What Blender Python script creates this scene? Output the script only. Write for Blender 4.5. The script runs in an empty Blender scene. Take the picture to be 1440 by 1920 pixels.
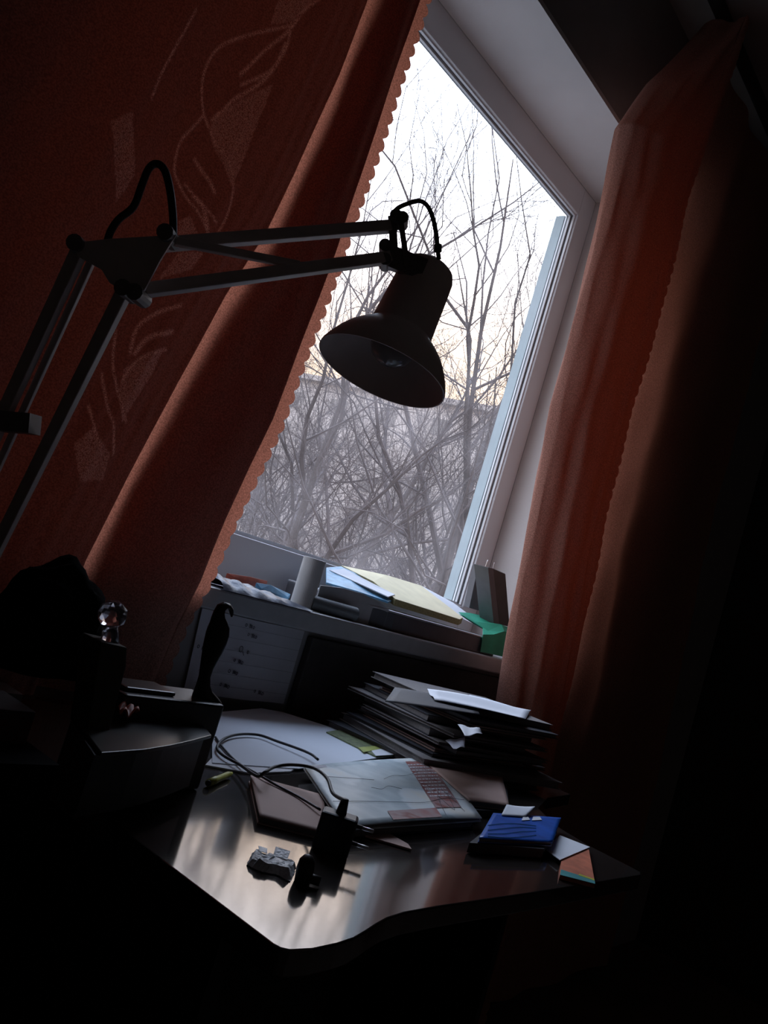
import bpy, bmesh, math, random
import numpy as np
from mathutils import Vector, Matrix

# ------------------------------------------------------------------ camera
CZ = 1.03                                   # camera height above the floor
FPX = 1580.0
ROLL, PITCH, AZ = math.radians(17.0), math.atan(145 / 1580.0), math.radians(40.8)
F = np.array([math.cos(PITCH) * math.cos(AZ), math.cos(PITCH) * math.sin(AZ), math.sin(PITCH)])
R0 = np.array([math.sin(AZ), -math.cos(AZ), 0.0])
U0 = np.cross(R0, F)
R = math.cos(ROLL) * R0 + math.sin(ROLL) * U0
U = -math.sin(ROLL) * R0 + math.cos(ROLL) * U0
scene = bpy.context.scene
cam_d = bpy.data.cameras.new('camera')
cam = bpy.data.objects.new('camera', cam_d)
scene.collection.objects.link(cam)
cam.matrix_world = Matrix(((R[0], U[0], -F[0], 0), (R[1], U[1], -F[1], 0), (R[2], U[2], -F[2], CZ), (0, 0, 0, 1)))
cam_d.sensor_fit = 'VERTICAL'
cam_d.sensor_height = 24.0
cam_d.lens = 24.0 * FPX / 1920.0
cam_d.clip_start = 0.02
cam_d.clip_end = 400
scene.camera = cam

# ------------------------------------------------------------------ exposure, sky, light
scene.view_settings.view_transform = 'Standard'
scene.view_settings.look = 'None'
scene.view_settings.gamma = 1
scene.view_settings.use_curve_mapping = False
scene.view_settings.exposure = 0.2
SKY = 4.0                                    # overcast brightness high up
GLOW_DIR = (0.752, 0.597, 0.278)             # where the low sun sits behind the trees
w = bpy.data.worlds.new('dawn_sky')
scene.world = w
w.use_nodes = True
nt = w.node_tree
nt.nodes.clear()
tc = nt.nodes.new('ShaderNodeTexCoord')
sep = nt.nodes.new('ShaderNodeSeparateXYZ')
nt.links.new(tc.outputs['Generated'], sep.inputs[0])
ramp = nt.nodes.new('ShaderNodeValToRGB')
nt.links.new(sep.outputs[2], ramp.inputs[0])
cr = ramp.color_ramp
cr.elements[0].position = 0.0
cr.elements[0].color = (0.20, 0.17, 0.16, 1)
cr.elements[1].position = 1.0
cr.elements[1].color = (0.80, 1.02, 1.50, 1)
for p_, c_ in ((0.02, (0.20, 0.16, 0.13, 1)), (0.19, (0.23, 0.165, 0.125, 1)), (0.30, (0.42, 0.36, 0.34, 1)), (0.45, (0.85, 0.93, 1.12, 1))):
    e_ = cr.elements.new(p_)
    e_.color = c_
dot = nt.nodes.new('ShaderNodeVectorMath')
dot.operation = 'DOT_PRODUCT'
nt.links.new(tc.outputs['Generated'], dot.inputs[0])
dot.inputs[1].default_value = GLOW_DIR
mx = nt.nodes.new('ShaderNodeMath'); mx.operation = 'MAXIMUM'; mx.inputs[1].default_value = 0
nt.links.new(dot.outputs['Value'], mx.inputs[0])
pw = nt.nodes.new('ShaderNodeMath'); pw.operation = 'POWER'; pw.inputs[1].default_value = 70
nt.links.new(mx.outputs[0], pw.inputs[0])
gm = nt.nodes.new('ShaderNodeVectorMath'); gm.operation = 'SCALE'
gm.inputs[0].default_value = (0.40, 0.26, 0.14)
nt.links.new(pw.outputs[0], gm.inputs['Scale'])
ad = nt.nodes.new('ShaderNodeVectorMath'); ad.operation = 'ADD'
nt.links.new(ramp.outputs[0], ad.inputs[0]); nt.links.new(gm.outputs[0], ad.inputs[1])
bg = nt.nodes.new('ShaderNodeBackground')
bg.inputs[1].default_value = SKY
nt.links.new(ad.outputs[0], bg.inputs[0])
wo = nt.nodes.new('ShaderNodeOutputWorld')
nt.links.new(bg.outputs[0], wo.inputs[0])

pl = bpy.data.lights.new('window_portal', 'AREA')      # sky portal: guides the sampling of daylight through the window
pl.shape = 'RECTANGLE'; pl.size = 1.75; pl.size_y = 1.36
pl.cycles.is_portal = True
po = bpy.data.objects.new('window_portal', pl)
po.location = (1.27, 1.50, CZ + 0.65)
po.rotation_euler = (math.radians(-90), 0, 0)
scene.collection.objects.link(po)

random.seed(7)
rng = np.random.default_rng(5)

# ------------------------------------------------------------------ helpers
def ray(x, y):
    return F + R * (x - 720) / FPX - U * (y - 960) / FPX

def A(x, y, X=None, Y=None, Z=None, D=None):
    """a measured photo point on a real plane: X, Y, Z = world plane, D = distance along the view"""
    d = ray(x, y)
    if Y is not None: d = d * Y / d[1]
    elif X is not None: d = d * X / d[0]
    elif Z is not None: d = d * (Z - CZ) / d[2]
    elif D is not None: d = d * D
    return np.array([d[0], d[1], d[2] + CZ])

def depth(P):
    return float((np.array(P) - np.array([0, 0, CZ])) @ F)

def nz(nt, scale, detail=3.0, coord='Object'):
    t = nt.nodes.new('ShaderNodeTexCoord')
    n = nt.nodes.new('ShaderNodeTexNoise')
    n.inputs['Scale'].default_value = scale
    n.inputs['Detail'].default_value = detail
    nt.links.new(t.outputs[coord], n.inputs['Vector'])
    return n

def mat(name, col, rough=0.6, metal=0.0, var=0.15, scale=40.0, bump=0.0, bscale=200.0, spec=0.5, coat=0.0, trans=0.0):
    m = bpy.data.materials.new(name)
    m.use_nodes = True
    nt = m.node_tree
    b = nt.nodes['Principled BSDF']
    b.inputs['Roughness'].default_value = rough
    b.inputs['Metallic'].default_value = metal
    b.inputs['Specular IOR Level'].default_value = spec
    b.inputs['Coat Weight'].default_value = coat
    b.inputs['Coat Roughness'].default_value = 0.10
    b.inputs['Transmission Weight'].default_value = trans
    n = nz(nt, scale)
    r = nt.nodes.new('ShaderNodeValToRGB')
    r.color_ramp.elements[0].position = 0.3
    r.color_ramp.elements[1].position = 0.7
    r.color_ramp.elements[0].color = tuple(c * (1 - var) for c in col) + (1,)
    r.color_ramp.elements[1].color = tuple(min(1, c * (1 + var)) for c in col) + (1,)
    nt.links.new(n.outputs['Fac'], r.inputs[0])
    nt.links.new(r.outputs[0], b.inputs['Base Color'])
    if bump:
        n2 = nz(nt, bscale)
        bp = nt.nodes.new('ShaderNodeBump')
        bp.inputs['Strength'].default_value = bump
        bp.inputs['Distance'].default_value = 0.002
        nt.links.new(n2.outputs['Fac'], bp.inputs['Height'])
        nt.links.new(bp.outputs[0], b.inputs['Normal'])
    return m

def link(o, parent=None):
    scene.collection.objects.link(o)
    if parent is not None:
        o.parent = parent
    return o

def mesh_obj(name, verts, faces, m, parent=None, smooth=False, org=None):
    verts = np.asarray(verts, float)
    if parent is not None:
        org = np.array(parent['_org'])
    elif org is None:
        lo, hi = verts.min(0), verts.max(0)
        org = np.array([(lo[0] + hi[0]) / 2, (lo[1] + hi[1]) / 2, lo[2]])
    me = bpy.data.meshes.new(name)
    me.from_pydata([tuple(v) for v in (verts - org)], [], [tuple(int(i) for i in f) for f in faces])
    me.update()
    if smooth:
        me.shade_smooth()
    if isinstance(m, (list, tuple)):
        for q in m: me.materials.append(q)
    else:
        me.materials.append(m)
    o = bpy.data.objects.new(name, me)
    if parent is None:
        o.location = tuple(org)
        o['_org'] = tuple(float(v) for v in org)
    else:
        o['_org'] = tuple(float(v) for v in org)
    return link(o, parent)

def sub(name, verts, faces, m, parent, smooth=False):
    return mesh_obj(name, verts, faces, m, parent, smooth)

def thing(name, label, cat, loc, group=None):
    o = bpy.data.objects.new(name, None)
    o.empty_display_size = 0.05
    o.location = tuple(loc)
    o['_org'] = tuple(float(v) for v in loc)
    o['label'] = label; o['category'] = cat
    if group: o['group'] = group
    return link(o)

def tag(o, label, cat, group=None, kind=None):
    o['label'] = label; o['category'] = cat
    if group: o['group'] = group
    if kind: o['kind'] = kind
    return o

def struct(o):
    o['kind'] = 'structure'
    return o

class MB:
    def __init__(self): self.v = []; self.f = []
    def add(self, vs, fs):
        k = len(self.v)
        self.v += [tuple(map(float, q)) for q in vs]
        self.f += [tuple(i + k for i in g) for g in fs]
        return self
    def box(self, x0, x1, y0, y1, z0, z1):
        return self.prism([(x0, y0), (x1, y0), (x1, y1), (x0, y1)], z0, z1)
    def prism(self, poly, z0, z1):
        n = len(poly)
        vs = [(p[0], p[1], z0) for p in poly] + [(p[0], p[1], z1) for p in poly]
        fs = [tuple(range(n - 1, -1, -1)), tuple(range(n, 2 * n))]
        fs += [(i, (i + 1) % n, (i + 1) % n + n, i + n) for i in range(n)]
        return self.add(vs, fs)
    def slab(self, top, th, nrm=(0, 0, -1)):
        """polygon of 3d points extruded by th along nrm"""
        n = len(top); d = np.array(nrm, float) * th
        vs = [np.array(p) + d for p in top] + [np.array(p) for p in top]
        fs = [tuple(range(n - 1, -1, -1)), tuple(range(n, 2 * n))]
        fs += [(i, (i + 1) % n, (i + 1) % n + n, i + n) for i in range(n)]
        return self.add(vs, fs)
    def tube(self, pts, rad, sides=10, cap=True, flat=1.0, ref=None):
        pts = [np.array(p, float) for p in pts]
        n = len(pts)
        rad = [rad] * n if np.isscalar(rad) else list(rad)
        t0 = pts[1] - pts[0]; t0 /= np.linalg.norm(t0) + 1e-9
        a = np.array([0, 0, 1.0]) if abs(t0[2]) < 0.9 else np.array([1.0, 0, 0])
        if ref is not None: a = np.array(ref, float)
        u = np.cross(t0, a); u /= np.linalg.norm(u)
        vs = []
        for i in range(n):
            t = pts[min(i + 1, n - 1)] - pts[max(i - 1, 0)]
            t /= np.linalg.norm(t) + 1e-9
            u = u - t * (u @ t); u /= np.linalg.norm(u) + 1e-9
            v = np.cross(t, u)
            for k in range(sides):
                an = 2 * math.pi * k / sides
                vs.append(pts[i] + rad[i] * (math.cos(an) * u + flat * math.sin(an) * v))
        fs = []
        for i in range(n - 1):
            for k in range(sides):
                a0 = i * sides + k; a1 = i * sides + (k + 1) % sides
                fs.append((a0, a1, a1 + sides, a0 + sides))
        if cap:
            fs.append(tuple(range(sides - 1, -1, -1)))
            fs.append(tuple((n - 1) * sides + k for k in range(sides)))
        return self.add(vs, fs)
    def bar(self, p, q, wdt, hgt, up=(0, 0, 1)):
        """rectangular bar between two points"""
        p = np.array(p, float); q = np.array(q, float)
        t = q - p; t /= np.linalg.norm(t)
        up = np.array(up, float); s = np.cross(t, up); s /= np.linalg.norm(s); u = np.cross(s, t)
        vs = []
        for e in (p, q):
            for a, b in ((-1, -1), (1, -1), (1, 1), (-1, 1)):
                vs.append(e + s * a * wdt / 2 + u * b * hgt / 2)
        return self.add(vs, [(3, 2, 1, 0), (4, 5, 6, 7), (0, 1, 5, 4), (1, 2, 6, 5), (2, 3, 7, 6), (3, 0, 4, 7)])
    def lathe(self, prof, org, axis, sides=48):
        """prof: list of (t along axis, radius)"""
        org = np.array(org, float); ax = np.array(axis, float); ax /= np.linalg.norm(ax)
        a = np.array([0, 0, 1.0]) if abs(ax[2]) < 0.9 else np.array([1.0, 0, 0])
        u = np.cross(ax, a); u /= np.linalg.norm(u); v = np.cross(ax, u)
        vs = []
        for t, r in prof:
            for k in range(sides):
                an = 2 * math.pi * k / sides
                vs.append(org + ax * t + r * (math.cos(an) * u + math.sin(an) * v))
        fs = []
        for i in range(len(prof) - 1):
            for k in range(sides):
                a0 = i * sides + k; a1 = i * sides + (k + 1) % sides
                fs.append((a0, a1, a1 + sides, a0 + sides))
        return self.add(vs, fs)
    def build(self, name, m, parent=None, smooth=False, bevel=0.0, org=None):
        o = mesh_obj(name, self.v, self.f, m, parent, smooth, org)
        if bevel:
            b = o.modifiers.new('bevel', 'BEVEL'); b.width = bevel; b.segments = 2; b.limit_method = 'ANGLE'
        return o

def smoothline(pts, n=8):
    """Catmull-Rom through points"""
    P = [np.array(p, float) for p in pts]
    P = [2 * P[0] - P[1]] + P + [2 * P[-1] - P[-2]]
    out = []
    for i in range(1, len(P) - 2):
        for k in range(n):
            t = k / n
            out.append(0.5 * ((2 * P[i]) + (-P[i - 1] + P[i + 1]) * t + (2 * P[i - 1] - 5 * P[i] + 4 * P[i + 1] - P[i + 2]) * t * t
                              + (-P[i - 1] + 3 * P[i] - 3 * P[i + 1] + P[i + 2]) * t ** 3))
    out.append(P[-2])
    return out

def quadgrid(c, nu, nv, hfun=None):
    """bilinear grid over 4 corners c0..c3 (u along c0->c1, v along c0->c3)"""
    c = [np.array(q, float) for q in c]
    vs = []; fs = []
    for j in range(nv + 1):
        for i in range(nu + 1):
            a, b = i / nu, j / nv
            p = (c[0] * (1 - a) + c[1] * a) * (1 - b) + (c[3] * (1 - a) + c[2] * a) * b
            if hfun: p = p + np.array([0, 0, hfun(a, b)])
            vs.append(p)
    for j in range(nv):
        for i in range(nu):
            k = j * (nu + 1) + i
            fs.append((k, k + 1, k + nu + 2, k + nu + 1))
    return vs, fs

# ------------------------------------------------------------------ materials
M = {}
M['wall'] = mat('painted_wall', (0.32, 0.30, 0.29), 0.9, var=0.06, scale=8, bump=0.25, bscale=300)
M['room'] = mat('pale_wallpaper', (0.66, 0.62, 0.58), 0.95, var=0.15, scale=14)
M['reveal'] = mat('white_plaster', (0.66, 0.63, 0.61), 0.85, var=0.05, scale=6, bump=0.15)
M['dim'] = mat('dark_wardrobe_front', (0.03, 0.025, 0.02), 0.9, var=0.15, scale=14)  # right wall, colour darkened so the bounced room light leaves it black
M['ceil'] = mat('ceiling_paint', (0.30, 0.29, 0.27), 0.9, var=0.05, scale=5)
M['floor'] = mat('floor_boards', (0.12, 0.09, 0.07), 0.7, var=0.3, scale=5)
M['frame'] = mat('window_plastic', (0.74, 0.76, 0.78), 0.4, var=0.04, scale=5)
M['gasket'] = mat('dark_gasket', (0.10, 0.12, 0.13), 0.6)
M['jamb'] = mat('pale_blue_paint', (0.34, 0.42, 0.44), 0.6, var=0.08, scale=9)
M['sill'] = mat('sill_paint', (0.40, 0.40, 0.40), 0.5, var=0.06)
M['screen'] = mat('dark_radiator_screen', (0.055, 0.048, 0.045), 0.8, var=0.2)
M['desk'] = mat('glossy_dark_desk', (0.034, 0.028, 0.025), 0.08, var=0.25, scale=7, spec=1.0, coat=0.6)
M['deskedge'] = mat('black_desk_edge', (0.008, 0.008, 0.008), 0.6)
M['lamp'] = mat('grey_lamp_enamel', (0.66, 0.58, 0.55), 0.45, var=0.08)
M['shade'] = mat('warm_grey_shade_enamel', (0.86, 0.74, 0.69), 0.5, var=0.05)  # same enamel as the arms, colour lifted to stand in for veiling glare
M['lampdark'] = mat('dark_lamp_metal', (0.22, 0.20, 0.19), 0.5, metal=0.2)
M['cable'] = mat('black_rubber', (0.02, 0.02, 0.022), 0.5)
M['black'] = mat('black_plastic', (0.010, 0.010, 0.012), 0.4)
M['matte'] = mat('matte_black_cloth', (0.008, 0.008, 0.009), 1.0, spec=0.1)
M['chrome'] = mat('chrome', (0.8, 0.8, 0.82), 0.3, metal=0.6)
M['foil'] = mat('silver_foil', (0.85, 0.87, 0.9), 0.4, metal=0.0, bump=0.6, bscale=300)
M['white'] = mat('white_paper', (0.76, 0.77, 0.80), 0.85, var=0.04, scale=8)
M['sheet'] = mat('drawing_paper', (0.72, 0.76, 0.82), 0.85, var=0.04, scale=5)
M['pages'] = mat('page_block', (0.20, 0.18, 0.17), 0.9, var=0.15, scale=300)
M['brown'] = mat('brown_cover', (0.50, 0.33, 0.27), 0.7, var=0.08, scale=12)
M['dcover'] = mat('dark_cover', (0.03, 0.03, 0.035), 0.6)
M['bcover'] = mat('blue_cover', (0.02, 0.10, 0.42), 0.35, var=0.25, scale=30)
M['orange'] = mat('orange_cover', (0.55, 0.16, 0.08), 0.6, var=0.2, scale=60)
M['teal'] = mat('teal_edge', (0.05, 0.28, 0.28), 0.6)
M['yellow'] = mat('yellow_plastic', (0.55, 0.55, 0.08), 0.45, var=0.2, scale=50)
M['ypaper'] = mat('yellowed_paper', (0.80, 0.72, 0.48), 0.85, var=0.08, scale=20)
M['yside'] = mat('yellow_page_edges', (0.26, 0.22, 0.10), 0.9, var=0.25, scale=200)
M['tube'] = mat('white_cardboard_tube', (0.58, 0.58, 0.56), 0.7, var=0.05)
M['roll'] = mat('grey_plastic_roll', (0.16, 0.18, 0.19), 0.4)
M['green'] = mat('green_fabric', (0.03, 0.33, 0.20), 0.6, var=0.2, scale=15, bump=0.3, bscale=60)
M['case'] = mat('dark_flat_case', (0.10, 0.10, 0.11), 0.45, var=0.1)
M['casetop'] = mat('pale_flat_case', (0.46, 0.46, 0.47), 0.5, var=0.08)
M['plasticwrap'] = mat('grey_plastic_wrap', (0.09, 0.10, 0.13), 0.35, var=0.4, scale=60, bump=0.6, bscale=90, spec=0.3)
M['lblue'] = mat('light_blue_wrap', (0.12, 0.30, 0.46), 0.4, var=0.3, scale=50)
M['red'] = mat('red_wrap', (0.50, 0.12, 0.07), 0.5, var=0.3, scale=50)
M['sage'] = mat('grey_green_print', (0.16, 0.19, 0.08), 0.5, var=0.5, scale=120)
M['lime'] = mat('lime_print', (0.42, 0.46, 0.10), 0.5)
M['ink'] = mat('pencil_ink', (0.03, 0.03, 0.05), 0.8)
M['wallsheet'] = mat('grey_lined_paper', (0.62, 0.60, 0.63), 0.9, var=0.06, scale=12)
M['boxgrey'] = mat('dark_grey_plastic', (0.045, 0.045, 0.045), 0.45)
M['boxtop'] = mat('satin_black_top', (0.06, 0.06, 0.058), 0.3, var=0.3, scale=18)
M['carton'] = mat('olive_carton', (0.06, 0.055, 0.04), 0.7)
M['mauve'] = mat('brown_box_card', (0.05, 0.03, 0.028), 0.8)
M['bark'] = mat('bark', (0.065, 0.05, 0.045), 0.95, var=0.25, scale=3)
M['twig'] = mat('twig_bark', (0.075, 0.058, 0.055), 0.95, var=0.25, scale=3)
M['ground'] = mat('muddy_snow_ground', (0.16, 0.15, 0.14), 0.95, var=0.5, scale=0.3)
M['facade'] = mat('pale_panel_facade', (0.44, 0.38, 0.34), 0.9, var=0.12, scale=0.4)
M['winglass'] = mat('facade_window_glass', (0.20, 0.18, 0.17), 0.2)
M['clear'] = mat('clear_glass', (0.8, 0.78, 0.85), 0.08, trans=0.9, var=0.05)
M['bulb'] = mat('frosted_bulb_glass', (0.30, 0.29, 0.28), 0.08)

# cover with a faded map-like picture
def print_cover(name, stops, scale=4.0, lines=0.0):
    m = bpy.data.materials.new(name); m.use_nodes = True
    nt = m.node_tree; b = nt.nodes['Principled BSDF']
    b.inputs['Roughness'].default_value = 0.35
    n = nz(nt, scale, 6.0)
    r = nt.nodes.new('ShaderNodeValToRGB')
    els = r.color_ramp.elements
    els[0].position, els[0].color = stops[0][0], stops[0][1] + (1,)
    els[1].position, els[1].color = stops[-1][0], stops[-1][1] + (1,)
    for p, c in stops[1:-1]:
        e = els.new(p); e.color = c + (1,)
    nt.links.new(n.outputs['Fac'], r.inputs[0])
    nt.links.new(r.outputs[0], b.inputs['Base Color'])
    return m
M['mapcover'] = print_cover('faded_picture_cover', [(0.30, (0.40, 0.50, 0.54)), (0.42, (0.68, 0.78, 0.80)), (0.50, (0.50, 0.60, 0.63)), (0.53, (0.74, 0.82, 0.84)), (0.66, (0.86, 0.84, 0.74)), (0.8, (0.60, 0.70, 0.76))], 6.0)
M['redprint'] = print_cover('red_printed_strip', [(0.35, (0.42, 0.15, 0.13)), (0.5, (0.45, 0.32, 0.32)), (0.62, (0.30, 0.08, 0.06)), (0.75, (0.42, 0.36, 0.36))], 24.0)

def cloth_mat(name, col, trans, patcol=None, patamt=0.0, tint=(1.0, 0.60, 0.46)):
    m = bpy.data.materials.new(name); m.use_nodes = True
    nt = m.node_tree; nt.nodes.clear()
    out = nt.nodes.new('ShaderNodeOutputMaterial')
    n = nz(nt, 420.0, 2.0)
    r = nt.nodes.new('ShaderNodeValToRGB')
    r.color_ramp.elements[0].position = 0.35; r.color_ramp.elements[1].position = 0.65
    r.color_ramp.elements[0].color = tuple(c * 0.72 for c in col) + (1,)
    r.color_ramp.elements[1].color = tuple(min(1, c * 1.25) for c in col) + (1,)
    nt.links.new(n.outputs['Fac'], r.inputs[0])
    colo = r.outputs[0]
    at = nt.nodes.new('ShaderNodeAttribute'); at.attribute_name = 'motif'
    if patcol:
        mixc = nt.nodes.new('ShaderNodeMixRGB'); mixc.inputs[2].default_value = patcol + (1,)
        sc = nt.nodes.new('ShaderNodeMath'); sc.operation = 'MULTIPLY'; sc.inputs[1].default_value = patamt
        n2 = nz(nt, 700.0, 1.0)
        mul = nt.nodes.new('ShaderNodeMath'); mul.operation = 'MULTIPLY'
        st = nt.nodes.new('ShaderNodeMapRange'); st.inputs[1].default_value = 0.4; st.inputs[2].default_value = 0.6
        nt.links.new(n2.outputs['Fac'], st.inputs[0])
        nt.links.new(at.outputs['Fac'], sc.inputs[0]); nt.links.new(sc.outputs[0], mul.inputs[0]); nt.links.new(st.outputs[0], mul.inputs[1])
        nt.links.new(mul.outputs[0], mixc.inputs[0]); nt.links.new(colo, mixc.inputs[1])
        colo = mixc.outputs[0]
    d = nt.nodes.new('ShaderNodeBsdfDiffuse'); t = nt.nodes.new('ShaderNodeBsdfTranslucent')
    nt.links.new(colo, d.inputs[0])
    hs = nt.nodes.new('ShaderNodeMixRGB'); hs.blend_type = 'MULTIPLY'; hs.inputs[0].default_value = 1
    hs.inputs[2].default_value = tint + (1,)
    nt.links.new(colo, hs.inputs[1]); nt.links.new(hs.outputs[0], t.inputs[0])
    mix = nt.nodes.new('ShaderNodeMixShader'); mix.inputs[0].default_value = trans
    nt.links.new(d.outputs[0], mix.inputs[1]); nt.links.new(t.outputs[0], mix.inputs[2])
    bp = nt.nodes.new('ShaderNodeBump'); bp.inputs['Strength'].default_value = 0.3; bp.inputs['Distance'].default_value = 0.001
    nt.links.new(n.outputs['Fac'], bp.inputs['Height']); nt.links.new(bp.outputs[0], d.inputs['Normal'])
    nt.links.new(mix.outputs[0], out.inputs[0])
    return m
M['curtain'] = cloth_mat('terracotta_curtain', (0.50, 0.265, 0.205), 0.40, tint=(1.0, 0.66, 0.52))
M['drape'] = cloth_mat('patterned_drape', (0.36, 0.20, 0.17), 0.30, (1.0, 0.95, 0.92), 1.0, (1.0, 0.80, 0.72))

gl = bpy.data.materials.new('dusty_window_glass'); gl.use_nodes = True
nt = gl.node_tree; nt.nodes.clear()
out = nt.nodes.new('ShaderNodeOutputMaterial')
tr = nt.nodes.new('ShaderNodeBsdfTransparent'); tr.inputs[0].default_value = (0.96, 0.98, 0.98, 1)
gs = nt.nodes.new('ShaderNodeBsdfGlossy'); gs.inputs['Roughness'].default_value = 0.02
fr = nt.nodes.new('ShaderNodeFresnel'); fr.inputs[0].default_value = 1.3
m1 = nt.nodes.new('ShaderNodeMixShader')
nt.links.new(fr.outputs[0], m1.inputs[0]); nt.links.new(tr.outputs[0], m1.inputs[1]); nt.links.new(gs.outputs[0], m1.inputs[2])
du = nt.nodes.new('ShaderNodeBsdfTranslucent'); du.inputs[0].default_value = (0.75, 0.72, 0.72, 1)  # dust smudges on the pane, doubling as a pale veil that imitates glare
n = nz(nt, 5.0, 5.0)
mr = nt.nodes.new('ShaderNodeMapRange'); mr.inputs[1].default_value = 0.4; mr.inputs[2].default_value = 0.75
mr.inputs[3].default_value = 0.03; mr.inputs[4].default_value = 0.14
nt.links.new(n.outputs['Fac'], mr.inputs[0])
m2 = nt.nodes.new('ShaderNodeMixShader')
nt.links.new(mr.outputs[0], m2.inputs[0]); nt.links.new(m1.outputs[0], m2.inputs[1]); nt.links.new(du.outputs[0], m2.inputs[2])
nt.links.new(m2.outputs[0], out.inputs[0])
M['glass'] = gl

# ------------------------------------------------------------------ room shell
YW, YF = 1.17, 1.40                # inner wall face, window frame face
XL, XR = 0.36, 2.18                # window opening
ZT = CZ + 1.385
ZS = 0.954                         # sill top
HC = CZ + 1.80                     # ceiling
RX0, RX1, RY0 = -1.9, 3.6, -2.6
struct(MB().box(RX0, RX1, RY0, 1.75, -0.1, 0).build('floor', M['floor']))
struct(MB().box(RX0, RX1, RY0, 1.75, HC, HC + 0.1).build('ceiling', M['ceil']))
struct(MB().box(RX0 - 0.1, RX0, RY0, 1.75, 0, HC).build('wall_left', M['room']))
struct(MB().box(RX1, RX1 + 0.1, RY0, 1.75, 0, HC).build('wall_right', M['dim']))
struct(MB().box(RX0 - 0.1, RX1 + 0.1, RY0 - 0.1, RY0, 0, HC).build('wall_front', M['room']))
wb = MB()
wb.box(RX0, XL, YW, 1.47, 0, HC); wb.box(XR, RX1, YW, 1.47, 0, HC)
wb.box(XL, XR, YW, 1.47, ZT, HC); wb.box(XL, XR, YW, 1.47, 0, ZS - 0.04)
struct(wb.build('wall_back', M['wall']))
# plaster lining of the opening (top and both sides)
tr_ = MB()
tr_.box(XL, XR, YW - 0.002, 1.40, ZT - 0.012, ZT)
tr_.box(XL, XL + 0.012, YW - 0.002, 1.40, ZS, ZT - 0.012)
tr_.box(XR - 0.012, XR, YW - 0.002, 1.40, ZS, ZT - 0.012)
struct(tr_.build('trim_1', M['reveal']))
# window sill board
o = MB().box(0.30, 2.26, 1.13, YW, ZS - 0.038, ZS).box(XL, XR, YW, 1.44, ZS - 0.038, ZS).build('trim_2', M['sill'], bevel=0.004)
struct(o)
# window
wn = bpy.data.objects.new('window_1', None); link(wn); wn.location = (1.27, YF, ZS); wn['_org'] = (1.27, YF, ZS); wn['kind'] = 'structure'
GX1, GZ0, GZ1 = 2.09, CZ + 0.028, CZ + 1.288
MX0, MX1 = 1.02, 1.135                      # mullion
GX0 = 0.45
fr_ = MB()
fr_.box(XL + 0.012, GX0, YF, 1.445, ZS, ZT - 0.012); fr_.box(GX1, XR - 0.012, YF, 1.445, ZS, ZT - 0.012)
fr_.box(GX0, GX1, YF, 1.445, GZ1, ZT - 0.012); fr_.box(GX0, GX1, YF, 1.445, ZS, GZ0)
fr_.box(MX0, MX1, YF, 1.445, GZ0, GZ1)
fr_.build('window_frame', M['frame'], wn, bevel=0.003)
bd = MB()
for x0, x1 in ((GX0, MX0), (MX1, GX1)):
    for k, (y0, t) in enumerate(((1.408, 0.005), (1.421, 0.009))):
        bd.box(x0, x0 + t, y0, y0 + 0.007, GZ0, GZ1); bd.box(x1 - t, x1, y0, y0 + 0.007, GZ0, GZ1)
        bd.box(x0 + t, x1 - t, y0, y0 + 0.007, GZ1 - t, GZ1); bd.box(x0 + t, x1 - t, y0, y0 + 0.007, GZ0, GZ0 + t)
bd.build('glazing_bead', M['frame'], wn)
gk = MB()
for x0, x1 in ((GX0, MX0), (MX1, GX1)):
    for y0, t in ((1.4155, 0.0035), (1.4305, 0.006)):
        gk.box(x0, x0 + t, y0, y0 + 0.004, GZ0, GZ1); gk.box(x1 - t, x1, y0, y0 + 0.004, GZ0, GZ1)
        gk.box(x0 + t, x1 - t, y0, y0 + 0.004, GZ1 - t, GZ1); gk.box(x0 + t, x1 - t, y0, y0 + 0.004, GZ0, GZ0 + t)
gk.build('gasket', M['gasket'], wn)
gp = MB()
for x0, x1 in ((GX0, MX0), (MX1, GX1)):
    gp.add([(x0, 1.437, GZ0), (x1, 1.437, GZ0), (x1, 1.437, GZ1), (x0, 1.437, GZ1)], [(0, 1, 2, 3)])
gp.build('pane', M['glass'], wn)
# outside jamb boards, pale blue
struct(MB().box(GX1, 2.17, 1.447, 1.478, GZ0, GZ1).box(0.38, GX0, 1.447, 1.478, GZ0, GZ1).build('trim_3', M['jamb']))

# ------------------------------------------------------------------ curtains
def bspline_basis(K, S):
    """clamped cubic B-spline basis sampled at S points"""
    p = 3
    kn = np.concatenate([np.zeros(p), np.linspace(0, 1, K - p + 1), np.ones(p)])
    t = np.linspace(0, 1 - 1e-9, S)
    B = np.zeros((S, len(kn) - 1))
    for i in range(len(kn) - 1):
        B[:, i] = (t >= kn[i]) & (t < kn[i + 1])
    for d in range(1, p + 1):
        nB = np.zeros((S, B.shape[1] - 1))
        for i in range(B.shape[1] - 1):
            a = (t - kn[i]) / (kn[i + d] - kn[i]) if kn[i + d] > kn[i] else 0
            b = (kn[i + d + 1] - t) / (kn[i + d + 1] - kn[i + 1]) if kn[i + d + 1] > kn[i + 1] else 0
            nB[:, i] = a * B[:, i] + b * B[:, i + 1]
        B = nB
    return B[:, :K]

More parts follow.
